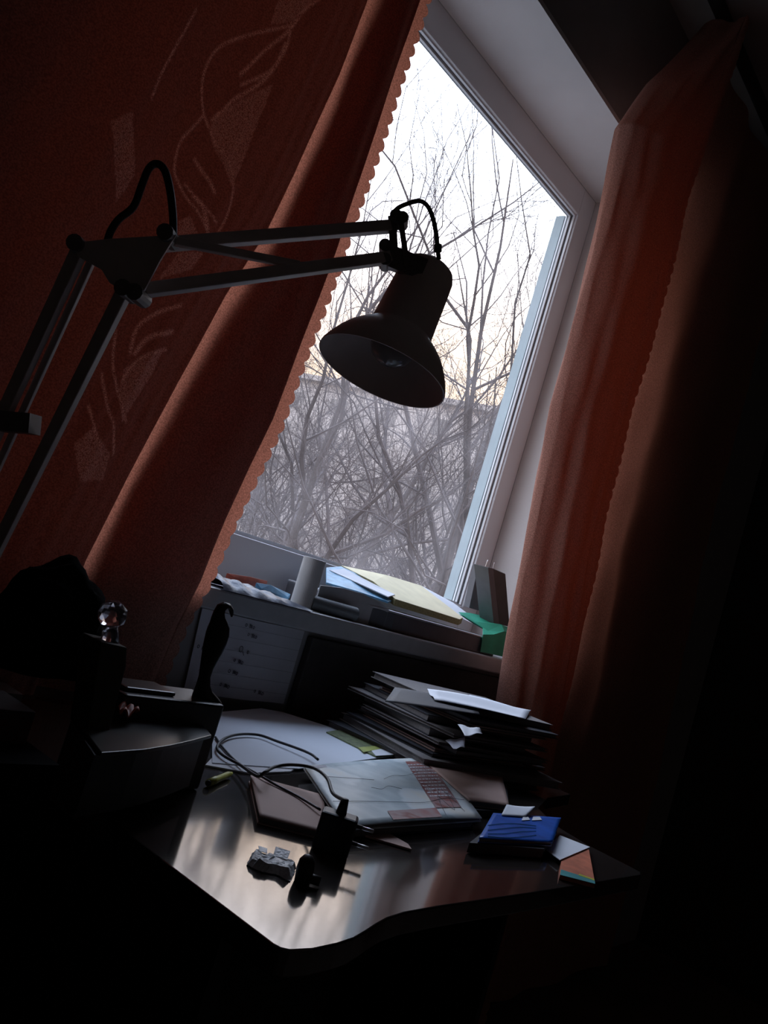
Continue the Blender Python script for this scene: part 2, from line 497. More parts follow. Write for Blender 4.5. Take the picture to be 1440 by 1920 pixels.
def curtain(name, zs, ctrl, S, m, parent=None, edge_fun=None, attr_fun=None, ripple=0.003, ext=1.0):
    zs = np.asarray(zs, float)
    C = np.stack([np.array(c) for c in (ctrl(z) for z in zs)])      # rows, K, 2
    B = bspline_basis(C.shape[1], S)
    P = np.einsum('sk,rkc->rsc', B, C)
    V = np.zeros((len(zs), S, 3)); V[..., :2] = P; V[..., 2] = zs[:, None]
    s = np.linspace(0, 1, S)[None, :]
    Z = zs[:, None]
    V[..., 1] += ripple * (np.sin(Z * 9 + s * 31) * 0.6 + np.sin(Z * 23 - s * 57 + 1) * 0.35 + np.sin(Z * 3.1 + s * 90) * 0.5)
    if edge_fun is not None:
        V = edge_fun(V, zs)
    nr, ns = V.shape[:2]
    idx = np.arange(nr * ns).reshape(nr, ns)
    Fc = np.stack([idx[:-1, :-1], idx[:-1, 1:], idx[1:, 1:], idx[1:, :-1]], -1).reshape(-1, 4)
    org = np.array(parent['_org']) if parent is not None else np.array([V[..., 0].mean(), V[..., 1].mean(), V[..., 2].min()])
    me = bpy.data.meshes.new(name)
    me.vertices.add(nr * ns); me.vertices.foreach_set('co', (V.reshape(-1, 3) - org).ravel())
    me.loops.add(Fc.size); me.loops.foreach_set('vertex_index', Fc.ravel().astype(np.int32))
    me.polygons.add(len(Fc)); me.polygons.foreach_set('loop_start', np.arange(0, Fc.size, 4, dtype=np.int32))
    me.polygons.foreach_set('loop_total', np.full(len(Fc), 4, dtype=np.int32))
    me.update(calc_edges=True); me.shade_smooth()
    me.materials.append(m)
    a = me.attributes.new('motif', 'FLOAT', 'POINT')
    a.data.foreach_set('value', (attr_fun(V) if attr_fun else np.zeros(nr * ns)).astype(np.float32).ravel())
    o = bpy.data.objects.new(name, me)
    o['_org'] = tuple(float(q) for q in org)
    if parent is None: o.location = tuple(org)
    return link(o, parent)

def interp(tab):
    k = sorted(tab); xs = [q[0] for q in k]; ys = [q[1] for q in k]
    return lambda z: float(np.interp(z - CZ, xs, ys))

def scallop(amp, period, npts):
    def f(V, zs):
        b = amp * np.abs(np.sin(np.pi * zs / period)) ** 0.7
        wgt = np.linspace(1, 0, npts) ** 1.5
        d = V[:, 0, :2] - V[:, 6, :2]; d /= np.linalg.norm(d, axis=1)[:, None]
        V[:, :npts, 0] += (b * d[:, 0])[:, None] * wgt[None]
        V[:, :npts, 1] += (b * d[:, 1])[:, None] * wgt[None]
        return V
    return f

KY = 1.115 / 1.05
E_l = interp([(-0.30, 0.838), (-0.234, 0.843), (-0.143, 0.852), (-0.069, 0.868), (0.043, 0.880), (0.224, 0.905), (0.404, 0.915), (0.553, 0.924), (0.692, 0.926), (0.942, 0.928), (1.6, 0.935)])
L_l = interp([(-0.30, 0.640), (-0.075, 0.652), (0.049, 0.672), (0.204, 0.700), (0.354, 0.732), (0.47, 0.765), (0.586, 0.783), (0.768, 0.804), (1.2, 0.83), (1.7, 0.84)])
def ctrl_P(z):
    e = (E_l(z) - 0.006) * KY; L = L_l(z) * 1.06 / 1.05; a = L + 0.030
    return [(e, 1.112), (e - 0.012, 1.112), (e - 0.03, 1.113), (e - 0.08, 1.116), (a + 0.02, 1.117), (a + 0.0, 1.116), (a - 0.002, 1.112), (a + 0.004, 1.110), (a + 0.03, 1.109),
            (e - 0.08, 1.106), (e - 0.035, 1.105), (e - 0.028, 1.099), (e - 0.04, 1.088), (e - 0.08, 1.080), (a + 0.05, 1.082), (a + 0.01, 1.098), (a - 0.03, 1.098),
            (a - 0.12, 1.075), (a - 0.20, 1.085), (a - 0.3, 1.07), (a - 0.42, 1.085), (a - 0.55, 1.07)]
def ctrl_Q(z):
    L = L_l(z) * 1.035 / 1.05
    k = 0.6 + 0.3 * math.sin(z * 1.7)
    return [(L, 1.046), (L - 0.01, 1.042), (L - 0.04, 1.030), (L - 0.08, 1.020), (L - 0.14, 1.035 - 0.008 * k), (L - 0.2, 1.045), (L - 0.27, 1.02 - 0.01 * k),
            (L - 0.34, 1.045), (L - 0.42, 1.02), (L - 0.52, 1.045), (L - 0.65, 1.03)]

# leaf motif woven into the drape, as lines and filled leaves measured on the cloth
def motif_fun():
    lines = [  # (points, half width m)
        ([(590, 0), (560, 25), (535, 60), (490, 100), (450, 140)], .0022), ([(540, 45), (530, 90), (500, 135), (450, 160)], .002),
        ([(528, 85), (510, 125), (480, 160), (440, 185), (420, 205), (398, 225)], .0024),
        ([(540, 50), (480, 62), (430, 78), (405, 95), (385, 130), (378, 180), (385, 215)], .0018),
        ([(385, 215), (362, 240), (340, 265), (330, 310), (335, 345), (352, 380), (370, 410), (380, 440)], .0018),
        ([(385, 215), (400, 262), (420, 300), (428, 345), (420, 400), (400, 440)], .0018),
        ([(365, 300), (382, 330), (394, 362)], .0025), ([(360, 370), (374, 395), (380, 435)], .003), ([(345, 345), (398, 420)], .0015),
        ([(330, 572), (290, 585), (262, 602), (245, 625), (236, 660)], .0024), ([(316, 622), (282, 628), (262, 640), (245, 662)], .003),
        ([(305, 655), (268, 664), (240, 685), (222, 712)], .0022), ([(210, 620), (205, 690), (214, 740), (230, 790)], .0018),
        ([(185, 700), (190, 750), (205, 800), (208, 850)], .0018), ([(160, 760), (168, 800), (185, 850)], .0018), ([(360, 20), (300, 130), (278, 185)], .0016)]
    fills = [[(520, 0), (580, 0), (545, 45), (505, 45)], [(420, 205), (470, 175), (505, 160), (480, 220), (440, 320), (425, 350), (400, 280), (392, 240)],
             [(330, 415), (350, 405), (362, 440), (325, 442)], [(290, 525), (330, 470), (375, 475), (352, 505), (300, 520)],
             [(225, 690), (265, 665), (300, 655), (280, 700), (240, 760), (222, 790), (212, 740)], [(130, 830), (165, 800), (200, 850), (190, 900), (140, 900)],
             [(200, 230), (240, 210), (250, 330), (215, 380)]]
    def conv(q):
        p = A(q[0], q[1], Y=1.035); return p[0], p[2]
    L = [([conv(q) for q in pts], wd) for pts, wd in lines]
    Fp = [[conv(q) for q in poly] for poly in fills]
    def f(V):
        X = V[..., 0]; Z = V[..., 2]
        out = np.zeros_like(X)
        for pts, wd in L:
            sp = smoothline([(a, b, 0) for a, b in pts], 4)
            dm = np.full_like(X, 9.0)
            for p, q in zip(sp[:-1], sp[1:]):
                dx, dz = q[0] - p[0], q[1] - p[1]; l2 = dx * dx + dz * dz + 1e-12
                t = np.clip(((X - p[0]) * dx + (Z - p[1]) * dz) / l2, 0, 1)
                dm = np.minimum(dm, np.hypot(X - p[0] - t * dx, Z - p[1] - t * dz))
            out = np.maximum(out, np.clip(1.5 - dm / wd, 0, 1))
        for poly in Fp:
            ins = np.zeros(X.shape, bool); n = len(poly)
            for i in range(n):
                x0, z0 = poly[i]; x1, z1 = poly[(i + 1) % n]
                c = ((z0 > Z) != (z1 > Z)) & (X < (x1 - x0) * (Z - z0) / (z1 - z0 + 1e-12) + x0)
                ins ^= c
            out = np.maximum(out, ins * 0.55)
        return out
    return f

zsl = np.arange(0.762, HC - 0.03, 0.0032)
cl = curtain('curtain', zsl, ctrl_P, 420, M['curtain'], edge_fun=scallop(0.010, 0.0275, 12))
tag(cl, 'terracotta curtain with a scalloped edge hanging over the left side of the window', 'curtain')
dl = curtain('drape', zsl, ctrl_Q, 300, M['drape'], attr_fun=motif_fun(), ripple=0.002)
tag(dl, 'dark red drape with pale leaf pattern hanging behind the lamp arm', 'curtain')

E_r = interp([(-1.0, 1.96), (-0.6, 1.92), (-0.30, 1.885), (-0.108, 1.830), (0.139, 1.775), (0.345, 1.740), (0.55, 1.706), (0.71, 1.697), (0.951, 1.680), (1.123, 1.665), (1.244, 1.640), (1.42, 1.72), (1.598, 1.835), (1.705, 1.900), (1.76, 1.93)])
S_r = interp([(-1.0, 2.24), (-0.35, 2.23), (-0.098, 2.20), (0.33, 2.12), (0.634, 2.10), (0.886, 2.10), (1.2, 2.09), (1.5, 2.12), (1.75, 2.16)])
def ctrl_R(z):
    e = E_r(z); s = S_r(z) * 0.95 / 1.05
    w_ = s - e
    return [(s, 0.955), (s - 0.01, 0.955), (s - 0.04, 0.952), (e + w_ * 0.72, 0.958), (e + w_ * 0.45, 0.960), (e + w_ * 0.22, 0.972), (e + 0.03, 0.995), (e + 0.003, 1.020), (e - 0.004, 1.045),
            (e + 0.002, 1.068), (e + 0.03, 1.085), (e + 0.09, 1.075), (e + 0.17, 1.05), (e + 0.24, 1.07), (s + 0.02, 1.04), (s + 0.09, 1.01), (s + 0.15, 1.05), (s + 0.24, 1.09),
            (s + 0.34, 1.04), (s + 0.45, 1.09), (s + 0.6, 1.04), (s + 0.8, 1.09), (s + 1.0, 1.05)]
zsr = np.arange(0.04, CZ + 1.74, 0.004)
cr_ = curtain('curtain', zsr, ctrl_R, 420, M['curtain'], edge_fun=scallop(0.008, 0.030, 8), ripple=0.004)
tag(cr_, 'terracotta curtain gathered in a rounded column at the right of the window', 'curtain')
rl = MB().box(-0.3, 3.55, 1.03, 1.06, HC - 0.022, HC).build('curtain_rail', M['screen'])
tag(rl, 'dark ceiling rail above the window that carries the curtains', 'curtain rail')

# ------------------------------------------------------------------ below the sill
ws = thing('paper_sheet', 'large handwritten ruled paper sheet hanging on the wall under the window sill', 'paper', (1.08, 1.163, 0.77))
v, f = quadgrid([(0.975, 1.160, 0.765), (1.225, 1.160, 0.765), (1.225, 1.164, 0.912), (0.96, 1.164, 0.912)], 16, 8)
v = [(p[0], p[1] - 0.004 * math.sin(p[0] * 30) - 0.002, p[2]) for p in v]
o = sub('sheet', v, f, M['wallsheet'], ws); sm = o.modifiers.new('thickness', 'SOLIDIFY'); sm.thickness = 0.001
rr = random.Random(3)
def stroke(px, pts, sc_):
    base = A(px[0], px[1], Y=1.1535)
    P = [np.array([base[0] + a * sc_, 1.1535, base[2] + b * sc_]) for a, b in pts]
    hw.tube(smoothline(P, 4), 0.0006, 4)
O_ = [(math.cos(t) * .5, math.sin(t) * .6) for t in np.linspace(0, 6.3, 9)]
for cx, cy in ((485, 1152), (462, 1172), (466, 1190), (455, 1218), (440, 1238), (430, 1258), (414, 1283), (372, 1212), (478, 1296)):
    hw = MB()
    if (cx, cy) == (455, 1218):
        stroke((452, 1217), O_, 0.009); stroke((455, 1221), [(0, 0), (.6, -.8)], 0.009); stroke((465, 1223), [(a * .5, b * .5) for a, b in O_], 0.009)
        hw.build('handwriting', M['ink'], ws); continue
    x = cx
    for k in range(3):
        pts = [(0, -.5), (.1, .5), (.4, -.4), (.6, .4), (.8, -.5)] if k % 2 else [(a * .6, b * .6) for a, b in O_]
        stroke((x, cy + k * 2.4), pts, 0.006 + rr.random() * 0.002); x += 7
    hw.build('handwriting', M['ink'], ws)
rls = MB()
for k, zz in enumerate(np.linspace(0.785, 0.895, 6)):
    rls.box(0.985, 1.215, 1.1535, 1.1538, zz, zz + 0.0003)
rls.build('ruled_line', M['ink'], ws)
sc = MB().box(1.24, 2.25, 1.150, 1.168, 0.02, 0.905)  # plain dark board against the wall below the sill
sc.build('radiator_screen', M['screen'], bevel=0.003)
tag(bpy.context.scene.objects['radiator_screen'], 'dark panel covering the wall below the window sill behind the desk', 'panel')

# ------------------------------------------------------------------ desk
ZD = CZ - 0.278
dk = thing('desk', 'glossy dark desk with a wavy front edge standing under the window', 'desk', (1.2, 0.8, 0))
front = [(0.515, 1.146), (0.515, 0.425), (0.517, 0.418), (0.523, 0.413), (0.545, 0.409), (0.575, 0.4095), (0.60, 0.4125), (0.622, 0.4185), (0.645, 0.4255), (0.668, 0.4315), (0.70, 0.4355), (0.76, 0.436), (0.94, 0.4315), (1.270, 0.428), (1.284, 0.434), (1.288, 0.450), (1.300, 0.53), (1.33, 0.60), (1.40, 0.67), (1.52, 0.715), (1.66, 0.735), (1.66, 1.146)]
MB().prism(front[::-1][::-1], ZD - 0.022, ZD).build('desktop', M['desk'], dk, bevel=0.0015)
MB().box(0.54, 0.558, 0.50, 1.13, 0, ZD - 0.022).build('side_panel', M['deskedge'], dk)
MB().box(1.61, 1.628, 0.78, 1.13, 0, ZD - 0.022).build('side_panel', M['deskedge'], dk)
MB().box(0.558, 1.61, 1.0, 1.016, 0.3, ZD - 0.022).build('back_panel', M['deskedge'], dk)

# ------------------------------------------------------------------ lamp
LD = 0.95
lamp = thing('desk_lamp', 'grey articulated desk lamp with a bell shade clamped to the desk left edge', 'lamp', A(-105, 1300, Y=0.98))
uax = (0.405 * R + 0.914 * U); uax /= np.linalg.norm(uax)
axis = math.cos(math.radians(13)) * uax + math.sin(math.radians(13)) * F
rim = A(715, 699, D=LD)
s_ = LD / FPX
prof = [(0, 128), (5, 127.5), (20, 121), (38, 111), (56, 98), (70, 84), (80, 72), (86, 65), (90, 61.5), (130, 59), (180, 56.5), (215, 54), (228, 49), (234, 42), (236, 30), (236, 0.5)]
po_ = [(t * s_ / math.cos(math.radians(13)), r_ * s_) for t, r_ in prof]
inner = [(t, max(0.0005, r_ - 0.0016)) for t, r_ in po_ if t < 233 * s_]
MB().lathe(po_, rim, axis).lathe(inner + [(inner[-1][0], 0.0005)], rim, axis).lathe([po_[0], inner[0]], rim, axis).build('lamp_shade', M['shade'], lamp, smooth=True)
MB().lathe([(236 * s_, 0.016), (250 * s_, 0.016), (253 * s_, 0.013), (253 * s_, 0.0003)], rim + R * 0.0 - 0.012 * np.cross(axis, F) * 0, axis, 24).build('vent_cap', M['lampdark'], lamp, smooth=True)
MB().lathe([(0.000, 0.0005), (0.002, 0.012), (0.008, 0.021), (0.018, 0.026), (0.030, 0.027), (0.045, 0.022), (0.06, 0.014), (0.085, 0.013), (0.11, 0.013)], rim + axis * 0.012, axis, 32).build('bulb', M['bulb'], lamp, smooth=True)
# bracket between arms and shade
bk = MB()
def Dp(x, y, d=LD): return A(x, y, D=d)
for dd in (-0.008, 0.008):
    bk.bar(Dp(735, 405, LD + dd), Dp(740, 492, LD + dd), 0.003, 0.009, R)
    bk.bar(Dp(751, 412, LD + dd), Dp(764, 500, LD + dd), 0.003, 0.006, R)
bk.bar(Dp(735, 484), Dp(795, 508), 0.014, 0.024, U)
bk.build('bracket', M['lampdark'], lamp)
for (kx, ky) in ((722, 466), (722, 492), (742, 411), (754, 415)):
    MB().lathe([(-0.014, 0.0004), (-0.014, 0.007), (0.014, 0.007), (0.014, 0.0004)], Dp(kx, ky), F, 12).build('knob', M['lampdark'], lamp)
JD = 0.80
def rod(a, b, w_=0.0125, name='arm_rod', h=None):
    return MB().bar(a, b, w_, h or w_, F).build(name, M['lamp'], lamp, bevel=0.001)
rod(Dp(742, 424), Dp(165, 470, JD))
rod(Dp(740, 482), Dp(246, 548, JD))
rod(Dp(560, 497, 0.89), Dp(325, 452, JD), 0.008, 'tension_rod')
# joint plates
for dd in (-0.012, 0.010):
    MB().slab([A(x, y, D=JD + dd) for x, y in ((140, 455), (200, 448), (330, 440), (300, 488), (262, 560), (205, 530), (190, 505), (145, 480))], 0.003, F).build('joint_plate', M['lamp'], lamp)
for (kx, ky) in ((152, 465), (240, 548), (262, 556), (318, 446)):
    MB().lathe([(-0.018, 0.0004), (-0.018, 0.008), (0.014, 0.008), (0.014, 0.0004)], Dp(kx, ky, JD), F, 12).build('knob', M['lampdark'], lamp)
b1 = A(-142, 1100, Y=0.985); b2 = A(-67, 1150, Y=0.985)
rod(Dp(150, 468, JD), b1); rod(Dp(232, 550, JD), b2)
rod(Dp(176, 480, JD + .01), b1 + np.array([0.02, -0.0, 0.0]), 0.007, 'tension_rod')
MB().bar(A(0, 790, D=0.86), A(66, 796, D=0.86), 0.02, 0.03, F).build('arm_clip', M['lampdark'], lamp)
MB().slab([b1 + np.array([-.02, 0, .02]), b2 + np.array([.02, 0, .01]), b2 + np.array([.0, 0, -.04]), b1 + np.array([-.0, 0, -.05])], 0.01, (0, 1, 0)).build('joint_plate', M['lamp'], lamp)
pc = (b1 + b2) / 2
px_, py_ = 0.500, float(pc[1])
MB().tube([(pc[0], py_ + .005, pc[2] - 0.02), (px_, py_ + .005, ZD + 0.03)], 0.008, 12).build('clamp_post', M['lampdark'], lamp)
MB().box(0.485, 0.57, py_ - 0.02, py_ + 0.03, ZD + 0.0005, ZD + 0.03).box(0.485, 0.512, py_ - 0.02, py_ + 0.03, ZD - 0.07, ZD + 0.0005).box(0.512, 0.57, py_ - 0.02, py_ + 0.03, ZD - 0.07, ZD - 0.055).build('clamp', M['lampdark'], lamp)
MB().tube([(0.545, py_ + .005, ZD - 0.10), (0.545, py_ + .005, ZD - 0.0225)], 0.004, 10).lathe([(0, .0005), (0, .011), (.006, .011), (.006, .0005)], (0.545, py_ + .005, ZD - 0.105), (0, 0, 1), 14).build('clamp_screw', M['lampdark'], lamp)
c1 = [A(x, y, D=JD) for x, y in ((196, 480), (205, 440), (222, 412), (250, 388), (265, 350), (278, 318), (293, 307), (308, 318), (318, 352), (324, 400), (325, 445))]
MB().tube(smoothline(c1, 5), 0.0038, 8).build('cable', M['cable'], lamp, smooth=True)
c2 = [Dp(x, y) for x, y in ((735, 412), (736, 402), (748, 389), (770, 380), (788, 377), (802, 387), (812, 410), (818, 440), (821, 470), (823, 486))]
MB().tube(smoothline(c2, 5), 0.0026, 8).lathe([(0, .0045), (.008, .0045)], Dp(821, 472), U, 10).build('cable', M['cable'], lamp, smooth=True)

# ------------------------------------------------------------------ desk objects, left
def vbox(x0, x1, y0, y1, z0, z1): return MB().box(x0, x1, y0, y1, z0, z1)
YA = 0.735
zA = A(415, 1322, Y=YA)[2]
hb = thing('organizer_box', 'dark box with the black hooked ornament standing on its flat top', 'box', (0.62, 0.77, ZD))
vbox(0.545, 0.683, YA, 0.80, ZD + 0.0005, zA).build('body', M['boxgrey'], hb, bevel=0.003)
vbox(0.552, 0.618, YA + .012, 0.79, zA, zA + 0.005).build('lid', M['boxtop'], hb, bevel=0.002)
# black ornament
zo = lambda x, y: A(340 + x / 6, 1060 + y / 6, Y=0.757)
sec = [(270, 1590, 190), (268, 1570, 186), (255, 1510, 155), (240, 1430, 112), (246, 1350, 82), (262, 1250, 68), (285, 1150, 78), (318, 1050, 98), (352, 950, 118), (385, 850, 130), (408, 770, 134), (420, 700, 125), (418, 640, 100), (415, 590, 80), (425, 530, 66), (450, 475, 60), (495, 450, 52), (535, 460, 46), (560, 500, 44), (568, 550, 32), (566, 580, 14)]
ptsS = [zo(x, y) for x, y, r_ in sec]
radS = [r_ / 6 * depth(p) / FPX for (x, y, r_), p in zip(sec, ptsS)]
shift = zA + 0.006 - ptsS[0][2]
ptsS = [p + np.array([0, 0, max(0, 0)]) for p in ptsS]
o = MB().tube(ptsS, radS, 24, flat=0.6, ref=F).build('ornament', M['black'], smooth=True)
tag(o, 'tall slim black ornament with a hooked top and flared foot on a dark box', 'ornament')
# low organiser with curved glossy top
tip = A(397, 1378, Y=0.700); zB = tip[2]
curve = [A(x, y, Z=zB) for x, y in ((397, 1378), (360, 1388), (320, 1397), (270, 1405), (190, 1411))]
bp_ = [(c[0], c[1]) for c in curve] + [(0.49, 0.73), (0.55, 0.7345), (0.66, 0.7345)]
lo = thing('desk_organizer', 'low black organiser with curved satin top in front of the dark box', 'organizer', (0.58, 0.70, ZD))
MB().prism(bp_[::-1], zB - 0.004, zB).build('top', M['boxtop'], lo, bevel=0.001)
MB().prism([(a * 0.985 + 0.004, b + 0.004 if b < 0.72 else b - 0.003) for a, b in bp_][::-1], ZD + 0.016, zB - 0.004).build('body', M['boxgrey'], lo)
MB().box(0.50, 0.62, 0.712, 0.73, ZD + 0.0005, ZD + 0.016).build('foot', M['black'], lo)
s0, s1 = A(232, 1455, Y=0.703), A(300, 1457, Y=0.703)
MB().bar(s0, s1, 0.004, 0.0016).build('metal_strip', M['chrome'], lo)
# cloth scrap on the organiser
v, f = quadgrid([A(x, y, Z=zB + 0.012) for x, y in ((222, 1326), (262, 1322), (258, 1338), (226, 1340))], 10, 6, lambda a, b: 0.006 * math.sin(a * 9) * math.cos(b * 7))
o = mesh_obj('cloth_scrap', v, f, M['red'], smooth=True); tag(o, 'small crumpled orange red scrap lying on the low organiser', 'scrap')
o.modifiers.new('thickness', 'SOLIDIFY').thickness = 0.0015
# carton with bottle stopper
t1, t2_ = A(195, 1203, Y=0.70), A(238, 1215, Y=0.70)
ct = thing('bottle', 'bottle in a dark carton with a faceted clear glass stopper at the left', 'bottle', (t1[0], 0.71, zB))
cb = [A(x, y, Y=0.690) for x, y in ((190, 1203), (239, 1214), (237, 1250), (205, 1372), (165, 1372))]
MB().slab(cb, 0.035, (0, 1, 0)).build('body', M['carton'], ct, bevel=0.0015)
bc = A(211, 1152, Y=0.707)
bm = bmesh.new(); bmesh.ops.create_icosphere(bm, subdivisions=2, radius=28 * depth(bc) / FPX)
vv = [np.array(v.co) + bc for v in bm.verts]; ff = [[q.index for q in fc.verts] for fc in bm.faces]; bm.free()
sub('stopper', vv, ff, M['clear'], ct)
MB().tube([bc - np.array([0, 0, .008]), A(206, 1210, Y=0.707)], [0.007, 0.009], 12).build('neck', M['clear'], ct, smooth=True)
# brown box low left + dark bag
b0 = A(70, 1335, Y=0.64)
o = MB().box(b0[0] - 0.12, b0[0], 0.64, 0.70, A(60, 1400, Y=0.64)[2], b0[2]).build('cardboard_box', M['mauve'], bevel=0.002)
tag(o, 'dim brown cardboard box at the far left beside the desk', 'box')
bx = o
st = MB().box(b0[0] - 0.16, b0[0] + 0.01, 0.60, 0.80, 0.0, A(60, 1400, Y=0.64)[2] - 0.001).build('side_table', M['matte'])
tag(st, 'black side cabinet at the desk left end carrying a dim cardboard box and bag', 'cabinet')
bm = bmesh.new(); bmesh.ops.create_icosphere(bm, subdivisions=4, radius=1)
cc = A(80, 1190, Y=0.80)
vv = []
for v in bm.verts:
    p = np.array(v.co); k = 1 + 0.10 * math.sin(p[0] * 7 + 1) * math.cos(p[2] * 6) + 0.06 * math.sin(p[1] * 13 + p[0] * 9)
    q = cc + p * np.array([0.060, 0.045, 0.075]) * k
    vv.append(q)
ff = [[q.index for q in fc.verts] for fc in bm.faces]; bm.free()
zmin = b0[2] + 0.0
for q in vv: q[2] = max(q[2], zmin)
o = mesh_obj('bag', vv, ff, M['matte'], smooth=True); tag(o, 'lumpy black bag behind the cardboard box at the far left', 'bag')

# ------------------------------------------------------------------ desk papers
def flat_sheet(name, px, z, m, label, cat, th=0.0012, curl=0.0, group=None):
    """a sheet or booklet lying level: measured outline at real height z (top)"""
    pts = [A(x, y, Z=z) for x, y in px]
    o = MB().slab(pts, th).build(name, m)
    tag(o, label, cat, group)
    return o
def book(name, label, cat, px, z, th, cover, parent_pages='pages', group=None, sag=0.0, inset=0.003, spine=True):
    pts = [A(x, y, Z=z) for x, y in px]
    c = sum(pts) / len(pts)
    t = thing(name, label, cat, (c[0], c[1], z - th), group)
    ct_ = min(0.0015, th * 0.2)
    v, f = quadgrid(pts, 16, 12, (lambda a, b: -sag * (2 * a - 1) ** 2) if sag else None)
    o = sub('front_cover', v, f, cover, t, smooth=True); o.modifiers.new('thickness', 'SOLIDIFY').thickness = ct_
    ins = [p + (c - p) / np.linalg.norm(c - p) * inset for p in pts]
    MB().slab([p - np.array([0, 0, ct_ + sag]) for p in ins], th - 2 * ct_ - sag).build('pages', M['pages'], t)
    MB().slab([p - np.array([0, 0, th - ct_]) for p in pts], ct_).build('back_cover', cover, t)
    return t
# big white sheets
flat_sheet('drawing_paper', ((398, 1430), (398, 1336), (490, 1328), (530, 1335), (775, 1412), (560, 1441)), ZD + 0.004, M['sheet'], 'large bluish white drawing sheet lying flat at the back of the desk', 'paper', 0.0012)
flat_sheet('sketch_pad', ((385, 1434), (398, 1420), (560, 1436), (545, 1446), (470, 1449)), ZD + 0.0026, M['white'], 'pale pad edge showing under the large drawing sheet', 'pad', 0.0022)
t = thing('brochure', 'grey green printed brochure at the right edge of the drawing sheet', 'brochure', A(700, 1395, Z=ZD))
MB().slab([A(x, y, Z=ZD + 0.0065) for x, y in ((612, 1372), (642, 1367), (772, 1413), (705, 1418))], 0.002).build('cover', M['sage'], t)
MB().slab([A(x, y, Z=ZD + 0.0072) for x, y in ((690, 1400), (738, 1402), (730, 1398), (772, 1413), (705, 1418), (672, 1408))][0:1] + [A(x, y, Z=ZD + 0.0072) for x, y in ((735, 1401), (771, 1413), (705, 1417))], 0.0006).build('white_band', M['white'], t)
MB().slab([A(x, y, Z=ZD + 0.0074) for x, y in ((672, 1401), (712, 1398), (733, 1400), (682, 1410))], 0.0006).build('lime_band', M['lime'], t)
# stack with the picture magazine on top
ZM = ZD + 0.019
tm = [(572, 1432), (822, 1418), (905, 1530), (650, 1545)]
mag = book('magazine', 'blue grey picture magazine with a red column on top of the desk stack', 'magazine', [tm[3], tm[2], tm[1], tm[0]], ZM, 0.008, M['mapcover'], sag=0.003)
P4 = [A(x, y, Z=ZM + 0.0004) for x, y in [tm[3], tm[2], tm[1], tm[0]]]
def uvp(a, b, dz=0.0):
    p = (P4[0] * (1 - a) + P4[1] * a) * (1 - b) + (P4[3] * (1 - a) + P4[2] * a) * b
    return p + np.array([0, 0, dz - 0.003 * (2 * a - 1) ** 2])
def patch(a0, a1, b0, b1, sk=0.0):
    vs = []; fs = []; n = 12
    for j in range(2):
        for i in range(n + 1):
            b_ = b0 + (b1 - b0) * i / n; a_ = (a0 if j == 0 else a1) + sk * (b_ - b0)
            vs.append(uvp(a_, b_, 0.0006))
    for i in range(n): fs.append((i, i + 1, i + n + 2, i + n + 1))
    return vs, fs
v, f = patch(0.66, 0.88, 0.14, 0.93, 0.02); o = sub('red_column', v, f, M['redprint'], mag)
v, f = patch(0.30, 0.66, 0.02, 0.14, 0); o = sub('red_footer', v, f, M['redprint'], mag)
v, f = patch(0.02, 0.97, 0.935, 0.985, 0); o = sub('pale_header', v, f, M['wallsheet'], mag)
tx = MB()
for k in range(11):
    b_ = 0.30 + k * 0.055
    x = 0.675
    while x < 0.86:
        wl = rr.uniform(0.008, 0.03)
        tx.add([uvp(x, b_, .0009), uvp(x + wl, b_, .0009), uvp(x + wl, b_ + 0.016, .0009), uvp(x, b_ + 0.016, .0009)], [(0, 1, 2, 3)])
        x += wl + 0.007
tx.build('printed_text', M['white'], mag)
cr2 = MB()
for pts in (((.02, .35), (.2, .30), (.4, .25), (.6, .22), (.8, .27), (.95, .24)), ((.08, .75), (.22, .68), (.35, .62)), ((.42, .62), (.5, .67), (.6, .66), (.72, .72)), ((.3, .5), (.36, .46), (.42, .5), (.5, .44)),
            ((.70, .04), (.74, .3), (.8, .1), (.84, .35), (.88, .08)), ((.72, .2), (.8, .42), (.86, .2))):
    cr2.tube(smoothline([uvp(a, b, .0008) for a, b in pts], 5), 0.0003, 4)
cr2.build('crease', M['dcover'], mag)
# the magazines and books under it
book('exercise_book', 'thick dark book directly under the blue grey picture magazine', 'book', [(668, 1556), (890, 1541), (830, 1432), (612, 1450)], ZM - 0.0085, 0.0095, M['dcover'])
book('notebook', 'brown covered notebook with pale page edges under the cable loop', 'notebook', [(487, 1529), (615, 1562), (606, 1490), (470, 1453)], ZD + 0.0095, 0.009, M['brown'])
book('notebook', 'pinkish brown notebook to the right of the picture magazine', 'notebook', [(880, 1500), (955, 1510), (940, 1450), (765, 1400)], ZD + 0.020, 0.009, M['brown'])
flat_sheet('folder', ((880, 1518), (955, 1521), (950, 1470), (790, 1425)), ZD + 0.0105, M['dcover'], 'dark folder lying under the pinkish brown notebook', 'folder', 0.010)
flat_sheet('cardboard_slip', ((650, 1556), (772, 1592), (765, 1582), (700, 1545)), ZD + 0.003, M['brown'], 'thin brown card slip sticking out under the desk stack', 'card', 0.002)
br = book('booklet', 'glossy blue booklet with white lettering at the right of the stack', 'booklet', [(898, 1571), (1036, 1579), (1052, 1533), (925, 1524)], ZD + 0.020, 0.006, M['bcover'])
lt = MB()
for x0, y0, x1, y1 in ((978, 1531, 994, 1538), (997, 1531, 1016, 1538)):
    lt.slab([A(x, y, Z=ZD + 0.0212) for x, y in ((x0, y1), (x1, y1 - 1), (x1 - 4, y0), (x0 + 3, y0))], 0.0006)
lt.build('white_lettering', M['white'], br)
wv = MB()
for k in range(4):
    wv.tube(smoothline([A(915 + q * 30, 1568 - k * 7 + 3 * math.sin(q * 1.3 + k), Z=ZD + 0.0208) for q in range(4)], 4), 0.0005, 4)
